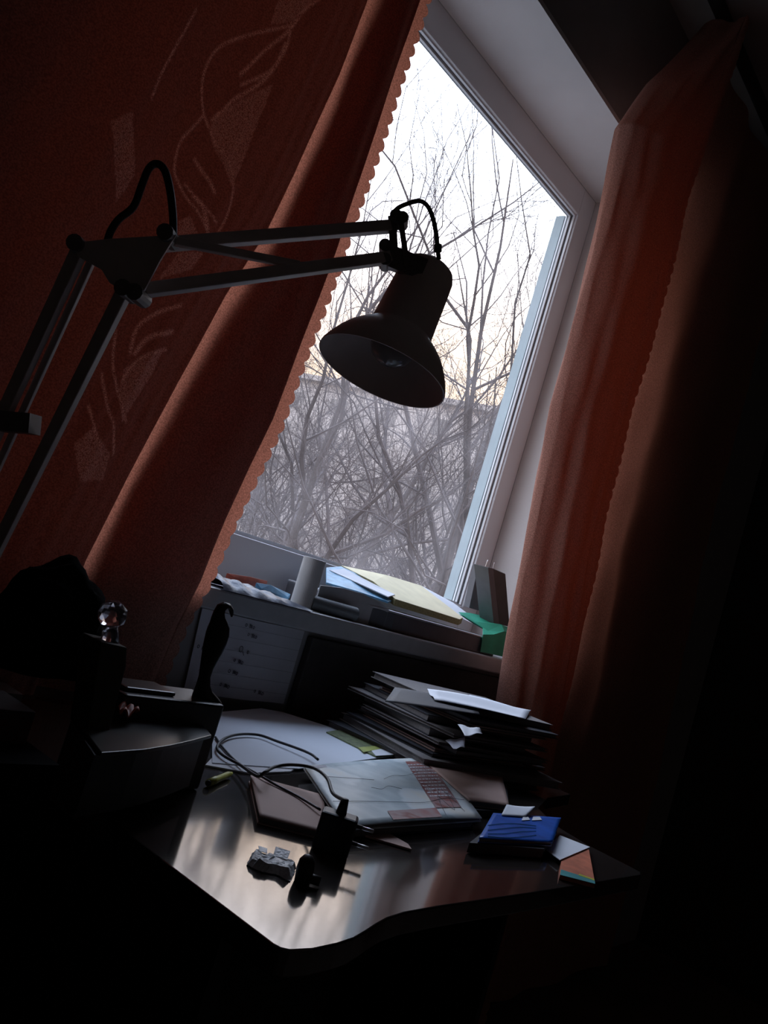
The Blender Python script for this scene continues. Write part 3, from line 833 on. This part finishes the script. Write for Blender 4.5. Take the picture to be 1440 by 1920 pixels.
wv.build('pale_wave', M['teal'], br)
flat_sheet('magazine', ((880, 1580), (1020, 1592), (1045, 1560), (925, 1545)), ZD + 0.0135, M['dcover'], 'dark magazine lying directly under the glossy blue booklet', 'magazine', 0.012)
# curled white sheet
v, f = quadgrid([A(940, 1528, Z=ZD + 0.022), A(985, 1531, Z=ZD + 0.022), A(1001, 1519, Z=ZD + 0.026), A(950, 1508, Z=ZD + 0.024)], 10, 6, lambda a, b: 0.006 * a * a * b)
o = mesh_obj('paper_sheet', v, f, M['white'], smooth=True); o.modifiers.new('thickness', 'SOLIDIFY').thickness = 0.0006
tag(o, 'small curled white sheet between the pinkish notebook and the blue booklet', 'paper')
flat_sheet('paper_sheet', ((1050, 1612), (1106, 1588), (1050, 1566), (1020, 1590)), ZD + 0.0078, M['white'], 'white paper corner between blue booklet and orange booklet', 'paper', 0.001)
ob = thing('booklet', 'orange booklet with a teal lower edge at the desk front right', 'booklet', A(1080, 1625, Z=ZD))
MB().slab([A(x, y, Z=ZD + 0.006) for x, y in ((1050, 1640), (1116, 1657), (1104, 1592), (1055, 1585))], 0.0055).build('cover', M['orange'], ob)
MB().slab([A(x, y, Z=ZD + 0.0066) for x, y in ((1050, 1640), (1116, 1657), (1115, 1650), (1052, 1630))], 0.0006).build('teal_band', M['teal'], ob)
MB().slab([A(x, y, Z=ZD + 0.0068) for x, y in ((1085, 1641), (1115, 1651), (1114, 1648), (1086, 1638))], 0.0006).build('yellow_line', M['yellow'], ob)
# yellow pen
p0, p1 = A(391, 1468, Z=ZD + 0.005), A(434, 1450, Z=ZD + 0.005)
pn = thing('highlighter', 'short yellow highlighter lying on the desk beside the dark box', 'pen', (p0[0], p0[1], ZD))
d_ = (p1 - p0)
MB().tube([p0, p0 + d_ * .3, p0 + d_ * .34, p0 + d_ * .85, p1], [.0045, .0047, .004, .004, .002], 12).build('barrel', M['yellow'], pn, smooth=True)
MB().tube([p0 - d_ * .03, p0], [.0034, .0036], 12).build('end_plug', M['dcover'], pn)

# ------------------------------------------------------------------ pile of papers at the right
rr = random.Random(11)
cx_, cy_ = 1.445, 0.915
z = ZD + 0.0005
cols = [M['dcover'], M['pages'], M['dcover'], M['brown'], M['dcover'], M['pages']]
labs = ['dark worn magazine', 'grey worn exercise book', 'black covered notebook', 'brown covered exercise book', 'dark school album', 'pale thin folder']
i = 0
pile = []
while z < ZD + 0.118:
    th = rr.choice([0.006, 0.009, 0.012, 0.014])
    hx = 0.15 + rr.uniform(-.03, .012); hy = 0.13 + rr.uniform(-.03, .02)
    ang = rr.uniform(-0.22, 0.22) - 0.1
    ox, oy = rr.uniform(-.02, .02), rr.uniform(-.02, .02)
    if i < 3: hx += 0.03
    cs = [(-hx, -hy), (hx, -hy), (hx, hy), (-hx, hy)]
    pts = [np.array([cx_ + ox + a * math.cos(ang) - b * math.sin(ang), cy_ + oy + a * math.sin(ang) + b * math.cos(ang), z + th]) for a, b in cs]
    c = sum(pts) / 4
    nm = ['magazine', 'exercise_book', 'notebook', 'exercise_book', 'album', 'folder'][i % 6]
    ordn = ['lowest', 'second from the bottom', 'third from the bottom', 'fourth from the bottom', 'fifth from the bottom', 'sixth from the bottom', 'seventh from the bottom', 'eighth from the bottom', 'ninth from the bottom', 'tenth from the bottom', 'eleventh from the bottom', 'twelfth from the bottom', 'thirteenth from the bottom', 'fourteenth from the bottom', 'fifteenth from the bottom', 'sixteenth from the bottom', 'seventeenth from the bottom'][i]
    t = thing(nm, f'{labs[i % 6]} {ordn} in the pile by the right curtain', 'book', (c[0], c[1], z), 'books and papers piled by the right curtain')
    sag_ = rr.uniform(0, 0.003)
    MB().slab(pts, 0.0012).slab([p - np.array([0, 0, th - 0.0012]) for p in pts], 0.0012).build('cover', cols[i % 6], t)
    MB().slab([p + (c - p) * 0.03 - np.array([0, 0, 0.0012]) for p in pts], th - 0.0024).build('pages', M['pages'], t)
    z += th + 0.0008; i += 1
ztop = z
# loose sheets on and in the pile
def loose(px, zz, label, m=M['white'], bend=0.006, sgn=1):
    pts = [A(x, y, Z=zz) for x, y in px]
    v, f = quadgrid(pts, 12, 8, lambda a, b: bend * (math.sin(a * 5) * 0.5 + 0.5) * b + 0.3 * bend * math.sin(b * 8 + a * 3))
    o = mesh_obj('paper_sheet', v, f, m, smooth=True)
    o.modifiers.new('thickness', 'SOLIDIFY').thickness = 0.0005
    tag(o, label, 'paper', 'loose sheets on the pile by the right curtain')
loose(((815, 1312), (985, 1348), (996, 1330), (800, 1296)), ztop + 0.004, 'topmost long white sheet on the pile by the right curtain')
loose(((870, 1318), (975, 1346), (990, 1332), (880, 1304)), ztop + 0.001, 'second white sheet, under the long one on top of the pile', M['sheet'], 0.002)
loose(((722, 1315), (900, 1340), (890, 1318), (740, 1290)), ztop + 0.0008, 'dull grey sheet at the left top of the pile', M['dcover'], 0.002)
loose(((858, 1358), (872, 1380), (905, 1374), (895, 1368)), ZD + 0.108, 'white sheet corner drooping from the middle of the pile', M['white'], 0.004)
loose(((835, 1388), (850, 1404), (872, 1400), (870, 1385)), ZD + 0.080, 'crumpled grey sheet poking from the pile below the white corner', M['wallsheet'], 0.004)

# ------------------------------------------------------------------ adapter, plug, foil, cables
ad_ = thing('power_adapter', 'black power adapter standing on the desk with two metal pins', 'power adapter', A(615, 1602, Z=ZD))
ac = A(616, 1603, Z=ZD)
ex = A(656, 1616, Z=ZD) - A(582, 1592, Z=ZD); ex[2] = 0; exn = ex / np.linalg.norm(ex)
ey = np.array([-exn[1], exn[0], 0]); wd = np.linalg.norm(ex) / 2
hA = A(616, 1530, Y=ac[1])[2] - ZD
pp = [ac + ex / 2 * sx * 0.92 + ey * sy for sx, sy in ((-1, 0), (1, 0), (1, 0.026), (-1, 0.026))]
MB().slab([np.array([p[0], p[1], ZD + hA * 0.98]) for p in pp], hA * 0.975).build('body', M['black'], ad_, bevel=0.003)
pr0 = ac + ex / 2 * 0.92 + ey * 0.013
for hh in (0.80, 0.36):
    a0 = np.array([pr0[0], pr0[1], ZD + hA * hh])
    MB().tube([a0, a0 + exn * 0.006], 0.0022, 10).build('pin_sleeve', M['black'], ad_)
    MB().tube([a0 + exn * 0.006, a0 + exn * 0.018, a0 + exn * 0.019], [0.002, 0.002, 0.0012], 10).build('pin', M['chrome'], ad_, smooth=True)
tp = np.array([ac[0], ac[1], ZD + hA * 0.98]) + ey * 0.012
MB().tube([tp, tp + np.array([0, 0, 0.016])], [0.006, 0.004], 10).build('strain_relief', M['black'], ad_, smooth=True)
def cab(pts, r_, name, label):
    o = MB().tube(smoothline(pts, 6), r_, 8).build(name, M['cable'], smooth=True); tag(o, label, 'cable'); return o
Zc = ZM + 0.012
q = tp + np.array([0, 0, 0.014])
cab([q, A(624, 1487, Z=Zc + .012), A(613, 1459, Z=Zc + .012), A(588, 1440, Z=Zc + .008), A(550, 1434, Z=Zc), A(518, 1437, Z=Zc - .008), A(498, 1447, Z=ZD + 0.030), A(482, 1455, Z=ZD + .018),
     A(450, 1434, Z=ZD + .010), A(418, 1416, Z=ZD + .009), A(407, 1401, Z=ZD + .009), A(421, 1385, Z=ZD + .009), A(447, 1377, Z=ZD + .009), A(485, 1378, Z=ZD + .009), A(520, 1390, Z=ZD + .010), A(560, 1404, Z=ZD + .012), A(583, 1414, Z=ZD + .013), A(596, 1424, Z=ZD + .013)],
    0.0021, 'charger_cable', 'black charger cable looping from the adapter over the drawing sheet')
cab([A(600, 1518, Z=ZD + .0145), A(560, 1494, Z=ZD + .0115), A(520, 1473, Z=ZD + .0115), A(484, 1452, Z=ZD + .0125), A(446, 1430, Z=ZD + .0065), A(418, 1402, Z=ZD + .0065), A(404, 1382, Z=ZD + .0065)],
    0.0016, 'thin_cable', 'thin black cable running straight across the brown notebook to the dark box')
# crumpled foil
fc_ = A(506, 1632, Z=ZD)
vv = []; ff = []
nfu, nfv = 13, 8
for j in range(nfv + 1):
    for i_ in range(nfu + 1):
        a, b = i_ / nfu * 2 - 1, j / nfv * 2 - 1
        e_ = max(0.0, 1 - max(abs(a), abs(b)) ** 10)
        h = 0.001 + e_ * (0.0065 + 0.002 * rng.random() + 0.001 * math.sin(a * 6 + b * 3))
        vv.append(fc_ + exn * (a * 0.022 + rng.uniform(-.0012, .0012)) + ey * (b * 0.018 + 0.008 + rng.uniform(-.0012, .0012) + 0.003 * math.sin(a * 5)) + np.array([0, 0, h]))
for j in range(nfv):
    for i_ in range(nfu):
        k = j * (nfu + 1) + i_; ff += [(k, k + 1, k + nfu + 2), (k, k + nfu + 2, k + nfu + 1)]
ft = mesh_obj('foil_wrapper', vv, ff, M['foil']); tag(ft, 'crumpled silver foil wrapper lying on the bare desk beside the adapter', 'wrapper')
fl = MB()
c = fc_ + ey * 0.014 + np.array([0, 0, 0.0095])
fl.slab([c - exn * .002, c + exn * .012, c + exn * .012 + ey * .014 + np.array([0, 0, .004]), c + exn * -.003 + ey * .014 + np.array([0, 0, .004])], 0.0005, (0, 0, -1))
fl.slab([c - exn * .016, c - exn * .008, c - exn * .010 + ey * .010 + np.array([0, 0, .001]), c - exn * .019 + ey * .010 + np.array([0, 0, .001])], 0.0005, (0, 0, -1))
fl.build('foil_flap', M['foil'], ft)
kc = A(566, 1655, Z=ZD)
kb = thing('plug', 'small black plug with a rounded cap between foil and adapter', 'plug', kc)
MB().lathe([(0.0005, 0.0004), (0.0005, 0.0075), (0.012, 0.0085), (0.020, 0.0075), (0.0245, 0.004), (0.0255, 0.0004)], kc, (0.1, 0.15, 1), 20).build('cap', M['black'], kb, smooth=True)
MB().tube([kc + np.array([0, 0, 0.006]), kc + np.array([0, 0, 0.006]) + exn * 0.016], 0.0045, 12).build('barrel', M['black'], kb, smooth=True)

# ------------------------------------------------------------------ things on the sill
tb = A(566, 1128, Y=1.19)
o = MB().lathe([(0, 0.0004), (0, 0.0225), (0.100, 0.0235), (0.1005, 0.0205), (0.004, 0.0200), (0.004, 0.0004)], (tb[0], 1.19, ZS + 0.0005), (0, 0, 1), 40).build('cardboard_tube', M['tube'], smooth=False)
tag(o, 'white cardboard tube standing upright on the window sill', 'tube')
# lying grey roll
r0, r1 = A(600, 1118, Y=1.175), A(667, 1146, Y=1.155)
r0[2] = r1[2] = ZS + 0.0155
o = MB().tube([r0 + (r0 - r1) * .2, r1], 0.015, 28).build('roll', M['roll'], smooth=False); tag(o, 'dark grey roll lying on the sill beside the white tube', 'roll')
# flat dark case with pale lid
c0 = A(735, 1150, Y=1.16); c1_ = A(925, 1195, Y=1.16)
zc = (c0[2] + c1_[2]) / 2
cs_ = thing('flat_case', 'wide flat dark case with a pale lid on the window sill', 'case', (1.6, 1.25, ZS))
MB().prism([(1.33, 1.185), (1.47, 1.150), (1.93, 1.160), (1.97, 1.30), (1.33, 1.36)], ZS + 0.0005, zc - 0.004).build('body', M['case'], cs_, bevel=0.002)
MB().prism([(1.33, 1.183), (1.47, 1.148), (1.93, 1.158), (1.97, 1.30), (1.33, 1.36)], zc - 0.004, zc).build('lid', M['casetop'], cs_, bevel=0.001)
# curved grey tray left of it
tv = []
for k, (x, y) in enumerate(((600, 1097), (640, 1102), (680, 1113), (712, 1130), (728, 1142))):
    tv.append(A(x, y, Y=1.19 - 0.008 * k))
tvb = [np.array([p[0], p[1], ZS + 0.001]) for p in tv]
fs = [(k, k + 1, k + 6, k + 5) for k in range(4)]
o = mesh_obj('plastic_tray', tv + tvb, fs, M['casetop']); o.modifiers.new('thickness', 'SOLIDIFY').thickness = 0.003
tag(o, 'pale grey curved plastic tray edge behind the dark roll on the sill', 'tray')
# blue files and yellowed pad on the case
zp = zc + 0.001
fb = [A(610, 1063, Y=1.36), A(636, 1060, Y=1.37), A(742, 1112, Y=1.27), A(726, 1122, Y=1.20)]
def lying(name, px, z_, th, m_, label, cat):
    pts = [A(x, y, Y=yy) for x, y, yy in px]
    pts = [np.array([p[0], p[1], max(p[2], z_)]) for p in pts]
    o = MB().slab(pts, th).build(name, m_, bevel=0.0008); tag(o, label, cat); return o
o = MB()
fv = [A(612, 1064, Y=1.34), A(640, 1062, Y=1.36), A(690, 1085, Y=1.33), A(742, 1122, Y=1.24), A(728, 1128, Y=1.19), A(670, 1108, Y=1.22), A(612, 1092, Y=1.26)]
o.slab(fv, 0.004).build('document_file', M['lblue'])
tag(scene.objects['document_file'], 'pale blue plastic document file leaning on the case at the tube', 'file')
o = MB().slab([p + np.array([0.004, -.004, .006]) for p in (A(612, 1072, Y=1.33), A(640, 1070, Y=1.34), A(735, 1118, Y=1.23), A(722, 1122, Y=1.20))], 0.002).build('document_file', M['white'])
tag(o, 'clear white document file lying over the pale blue one', 'file')
yp = thing('paper_pad', 'thick yellowed paper pad lying on the flat case by the window', 'pad', (1.6, 1.3, zp))
top = [A(640, 1060, Y=1.385), A(724, 1078, Y=1.385), A(790, 1098, Y=1.385), A(868, 1158, Y=1.22), A(862, 1161, Y=1.20), A(742, 1123, Y=1.20), A(700, 1090, Y=1.29)]
MB().slab(top, 0.0006, (0, 0, -1)).build('top_sheet', M['ypaper'], yp)
MB().slab([p - np.array([0, 0, 0.0006]) for p in top], 0.015, (0, 0, -1)).build('page_block', M['yside'], yp)
flat = [A(790, 1098, Y=1.385), A(850, 1130, Y=1.385), A(932, 1192, Y=1.20), A(868, 1160, Y=1.22)]
o = MB().slab(flat, 0.001).build('paper_sheet', M['white']); tag(o, 'loose white sheet to the right of the yellowed pad on the flat case', 'paper')
# plastic wrapped pack, left of the tube
def lump(name, pxs, Yc, m_, label, cat, thick=0.03, amp=0.2, rad=None):
    c0 = sum(A(x, y, Y=Yc) for x, y in pxs) / len(pxs)
    return c0
pk = thing('wrapped_pack', 'pack wrapped in shiny clear plastic on the sill left of the tube', 'pack', (1.0, 1.17, ZS))
pa, pb = A(405, 1092, Y=1.15), A(572, 1138, Y=1.15)
vs = []; fs = []
nu, nv = 40, 14
for j in range(nv + 1):
    for i_ in range(nu + 1):
        a, b = i_ / nu, j / nv
        x = pa[0] + (pb[0] - pa[0]) * a
        y = 1.125 + 0.095 * b
        prof_ = math.sin(math.pi * min(1, b * 1.05)) ** 0.6 * (1 - 0.75 * a ** 1.5)
        h = 0.018 * prof_ * (1 + 0.18 * math.sin(a * 33) + 0.12 * math.sin(b * 15 + a * 12))
        vs.append((x, y, ZS + 0.001 + max(0, h)))
for j in range(nv):
    for i_ in range(nu):
        k = j * (nu + 1) + i_; fs.append((k, k + 1, k + nu + 2, k + nu + 1))
nb_ = len(vs)
vs += [(p[0], p[1], ZS + 0.0005) for p in vs[:]]
fs += [(a + nb_, d + nb_, c + nb_, b + nb_) for a, b, c, d in fs[:]]
o = sub('wrap', vs, fs, M['plasticwrap'], pk, smooth=True)
o = MB().slab([A(x, y, Y=yy) for x, y, yy in ((480, 1092, 1.235), (508, 1096, 1.235), (545, 1114, 1.235), (540, 1120, 1.225), (490, 1104, 1.225))], 0.008).build('blue_packet', M['lblue'], bevel=0.001)
tag(o, 'light blue packet behind the plastic wrapped pack on the sill', 'packet')
o = MB().slab([A(x, y, Y=yy) for x, y, yy in ((425, 1074, 1.255), (470, 1081, 1.255), (502, 1089, 1.255), (500, 1095, 1.25), (440, 1083, 1.25))], 0.01).build('red_packet', M['red'], bevel=0.001)
tag(o, 'flat red packet at the back of the sill left of the tube', 'packet')
o = MB().lathe([(0, .0003), (.001, .003), (.004, .0042), (.007, .003), (.008, .0003)], A(467, 1120, Y=1.1355), (0, 0, 1), 16).build('bead', M['white'], smooth=True)
tag(o, 'tiny white bead on the front edge of the sill', 'bead')
# framed slabs at the right end
fA = [A(x, y, Y=yy) for x, y, yy in ((897, 1060, 1.30), (915, 1066, 1.30), (916, 1150, 1.28), (880, 1140, 1.28))]
o = MB().slab(fA, 0.02, (0, 1, 0)).build('picture_frame', M['case'], bevel=0.001); tag(o, 'grey upright frame leaning in the right window corner', 'frame')
pf = thing('wall_clock_case', 'x', 'x', (0, 0, 0)); bpy.data.objects.remove(pf)
fB = [A(x, y, Y=1.20) for x, y in ((925, 1066), (948, 1076), (956, 1176), (936, 1170))]
pf = thing('speaker_panel', 'black upright slab leaning in the right window corner by the curtain', 'slab', (fB[0][0], 1.20, ZS))
MB().slab(fB, 0.05, (0, 1, 0)).build('body', M['boxgrey'], pf, bevel=0.0015)
MB().slab([A(x, y, Y=1.199) for x, y in ((915, 1064), (925, 1066), (936, 1170), (926, 1172))], 0.045, (0, 1, 0)).build('side', M['case'], pf)
ch = MB()
for k in range(16):
    t_ = k / 15; p = A(914 - 14 * t_, 1088 + 48 * t_, Y=1.255)
    ch.lathe([(-.0016, .0002), (-.0012, .0022), (.0012, .0022), (.0016, .0002)], p, (0, 0.3, 1), 8)
o = ch.build('chain', M['lampdark']); tag(o, 'thin bead chain hanging between the two upright slabs', 'chain')
hk = MB()
hk.tube(smoothline([A(x, y, Y=1.25) for x, y in ((915, 1050), (912, 1058), (910, 1066), (913, 1072), (908, 1082), (904, 1082))], 4), 0.0014, 6)
hk.tube(smoothline([A(x, y, Y=1.25) for x, y in ((927, 1055), (925, 1062), (924, 1068))], 4), 0.0012, 6)
o = hk.build('wire_hook', M['chrome'], smooth=True); tag(o, 'bent silver wire hook on top of the upright slabs', 'hook')
# green cloth
gv = [[(848, 1148, 1.27), (880, 1150, 1.27), (918, 1158, 1.25), (942, 1172, 1.22)],
      [(868, 1155, 1.24), (890, 1166, 1.22), (918, 1168, 1.21), (944, 1182, 1.18)],
      [(905, 1178, 1.19), (915, 1184, 1.18), (940, 1172, 1.165), (961, 1180, 1.155)],
      [(905, 1190, 1.155), (925, 1190, 1.150), (945, 1184, 1.148), (962, 1190, 1.146)],
      [(900, 1222, 1.150), (920, 1226, 1.146), (945, 1232, 1.144), (960, 1236, 1.142)]]
vs = [A(x, y, Y=yy) for row in gv for x, y, yy in row]
for p in vs: p[2] = max(p[2], ZS + 0.003)
fs = [(r_ * 4 + c, r_ * 4 + c + 1, r_ * 4 + c + 5, r_ * 4 + c + 4) for r_ in range(4) for c in range(3)]
o = mesh_obj('cloth', vs, fs, M['green'])
o.modifiers.new('thickness', 'SOLIDIFY').thickness = 0.0015
tag(o, 'bright green cloth draped over the right end of the flat case', 'cloth')

# ------------------------------------------------------------------ outside
GZ = -5.0
g = struct(MB().box(-60, 140, 1.6, 160, GZ - 0.2, GZ).build('ground', M['ground']))
ra, rb_ = ray(574, 712), ray(900, 770)
HB = 17.0
pa_ = np.array([ra[0], ra[1]]) * HB / ra[2]; pb_ = np.array([rb_[0], rb_[1]]) * HB / rb_[2]
dr = (pb_ - pa_); Lb = np.linalg.norm(dr); dr /= Lb
nn = np.array([-dr[1], dr[0]])
if nn @ pa_ < 0: nn = -nn
q0 = pa_ - dr * 26; q1 = pb_ + dr * 30
bld = thing('apartment_building', 'long pale apartment building far behind the bare trees', 'building', (q0[0], q0[1], GZ))
fpoly = [tuple(q0), tuple(q1), tuple(q1 + nn * 12), tuple(q0 + nn * 12)]
MB().prism(fpoly, GZ, CZ + HB).build('wall', M['facade'], bld)
MB().prism([tuple(q0 - nn * .4 - dr * .4), tuple(q1 - nn * .4 + dr * .4), tuple(q1 + nn * 12.4 + dr * .4), tuple(q0 + nn * 12.4 - dr * .4)], CZ + HB, CZ + HB + 0.5).build('roof', M['facade'], bld)
tot = np.linalg.norm(q1 - q0)
for fl_ in range(7):
    k = 0
    for s in np.arange(3, tot - 3, tot / 14):
        a = q0 + dr * s - nn * 0.03; b = a + dr * 1.8
        zz = GZ + 1.6 + fl_ * 3.1
        MB().prism([tuple(a), tuple(b), tuple(b + nn * 0.06), tuple(a + nn * 0.06)], zz, zz + 1.5).build('window', M['winglass'], bld)

def make_tree(seed, H=15.0, lean=(0, 0), spread=1.0, rt=0.17):
    rn = random.Random(seed)
    trunk = MB(); br = MB()
    V = []; Fs = []
    def seg(pts, rads, sides, tgt):
        tgt.tube(pts, rads, sides, cap=False)
    def grow(p, d, L, r, lvl):
        n = (9, 7, 5, 4, 3)[lvl]
        pts = [p]; rads = [r]; dirs = [d]
        cur = p.copy(); dd = d.copy()
        for i in range(n):
            dd = dd + np.array([rn.gauss(0, 1), rn.gauss(0, 1), rn.gauss(0, 1)]) * (0.10, 0.17, 0.2, 0.22, 0.24)[lvl] + np.array([0, 0, (0.0, 0.07, 0.06, 0.05, 0.04)[lvl]])
            dd /= np.linalg.norm(dd)
            cur = cur + dd * L / n
            pts.append(cur); rads.append(r * (1 - (0.95, 0.9, 0.8, 0.7, 0.6)[lvl] * (i + 1) / n)); dirs.append(dd)
        seg(pts, rads, (10, 6, 4, 3, 3)[lvl], trunk if lvl == 0 else br)
        if lvl == 4: return
        nc = (9, 8, 7, 7)[lvl]
        for k in range(nc):
            t = (0.28 + 0.7 * (k + rn.random() * 0.8) / nc) if lvl == 0 else (0.15 + 0.83 * (k + rn.random() * 0.8) / nc)
            x = t * n; i = min(int(x), n - 1); fr_ = x - i
            q = pts[i] * (1 - fr_) + pts[i + 1] * fr_
            dq = dirs[min(i + 1, n)]
            side = np.cross(dq, np.array([rn.gauss(0, 1), rn.gauss(0, 1), rn.gauss(0, 1)])); side /= np.linalg.norm(side) + 1e-6
            an = (0.75, 0.75, 0.7, 0.7)[lvl] * rn.uniform(0.65, 1.25) * spread
            nd = dq * math.cos(an) + side * math.sin(an)
            nr = (r * (1 - 0.72 * t)) * rn.uniform(0.42, 0.68) * (1.0, .85, .8, .8)[lvl]
            nl = L * (0.56, 0.56, 0.50, 0.48)[lvl] * rn.uniform(0.7, 1.15) * (1.15 - 0.45 * t)
            grow(q, nd, nl, max(nr, 0.0028), lvl + 1)
    grow(np.zeros(3), np.array([lean[0], lean[1], 1.0]) / np.linalg.norm([lean[0], lean[1], 1.0]), H, rt, 0)
    return trunk, br
def tree(seed, loc, label, **kw):
    t = thing('bare_tree', label, 'tree', (0, 0, 0))
    a, b = make_tree(seed, **kw)
    a.build('trunk', M['bark'], t, smooth=True); b.build('branches', M['twig'], t)
    t.location = loc
    return t
def copy_tree(src, loc, rz, s, label, group):
    c = src.copy(); scene.collection.objects.link(c); c.location = loc; c.rotation_euler = (0, 0, rz); c.scale = (s, s, s)
    c['label'] = label; c['group'] = group
    for chd in src.children:
        k = chd.copy(); scene.collection.objects.link(k); k.parent = c
    return c
def at(az, dist): return (math.cos(math.radians(az)) * dist, math.sin(math.radians(az)) * dist, GZ)
T = [tree(1, at(46.6, 14.0), 'bare tree with a dark trunk at the lower left of the pane', H=11.5, rt=0.15),
     tree(2, at(37.4, 13.0), 'bare tree with a forked dark trunk at the lower right of the pane', H=12.5, rt=0.15, lean=(.05, .1)),
     tree(3, at(42.0, 18), 'bare tree with a pale trunk in the middle of the pane', H=13.5, rt=0.18),
     tree(4, at(33.5, 14.0), 'bare tree whose limbs reach in over the right edge of the pane', H=14.5, rt=0.17, lean=(.0, .12), spread=1.1)]
far = [(49.5, 20), (44.3, 23), (39.5, 24), (35.5, 24), (47.8, 27), (41.0, 28), (37.8, 29), (33.8, 26), (51.5, 24), (45.5, 31), (43.0, 37), (39.5, 36), (36, 38), (48.8, 36), (40.3, 44), (46.8, 44), (34.5, 45), (50.5, 43)]
for i, (az, dist) in enumerate(far):
    copy_tree(T[i % 4], at(az, dist), i * 1.7 + .6, 0.72 + 0.04 * (i % 5), 'bare tree in the dim tangle of trees further back outside', 'bare trees further back outside')

for o in scene.objects:
    if '_org' in o: del o['_org']
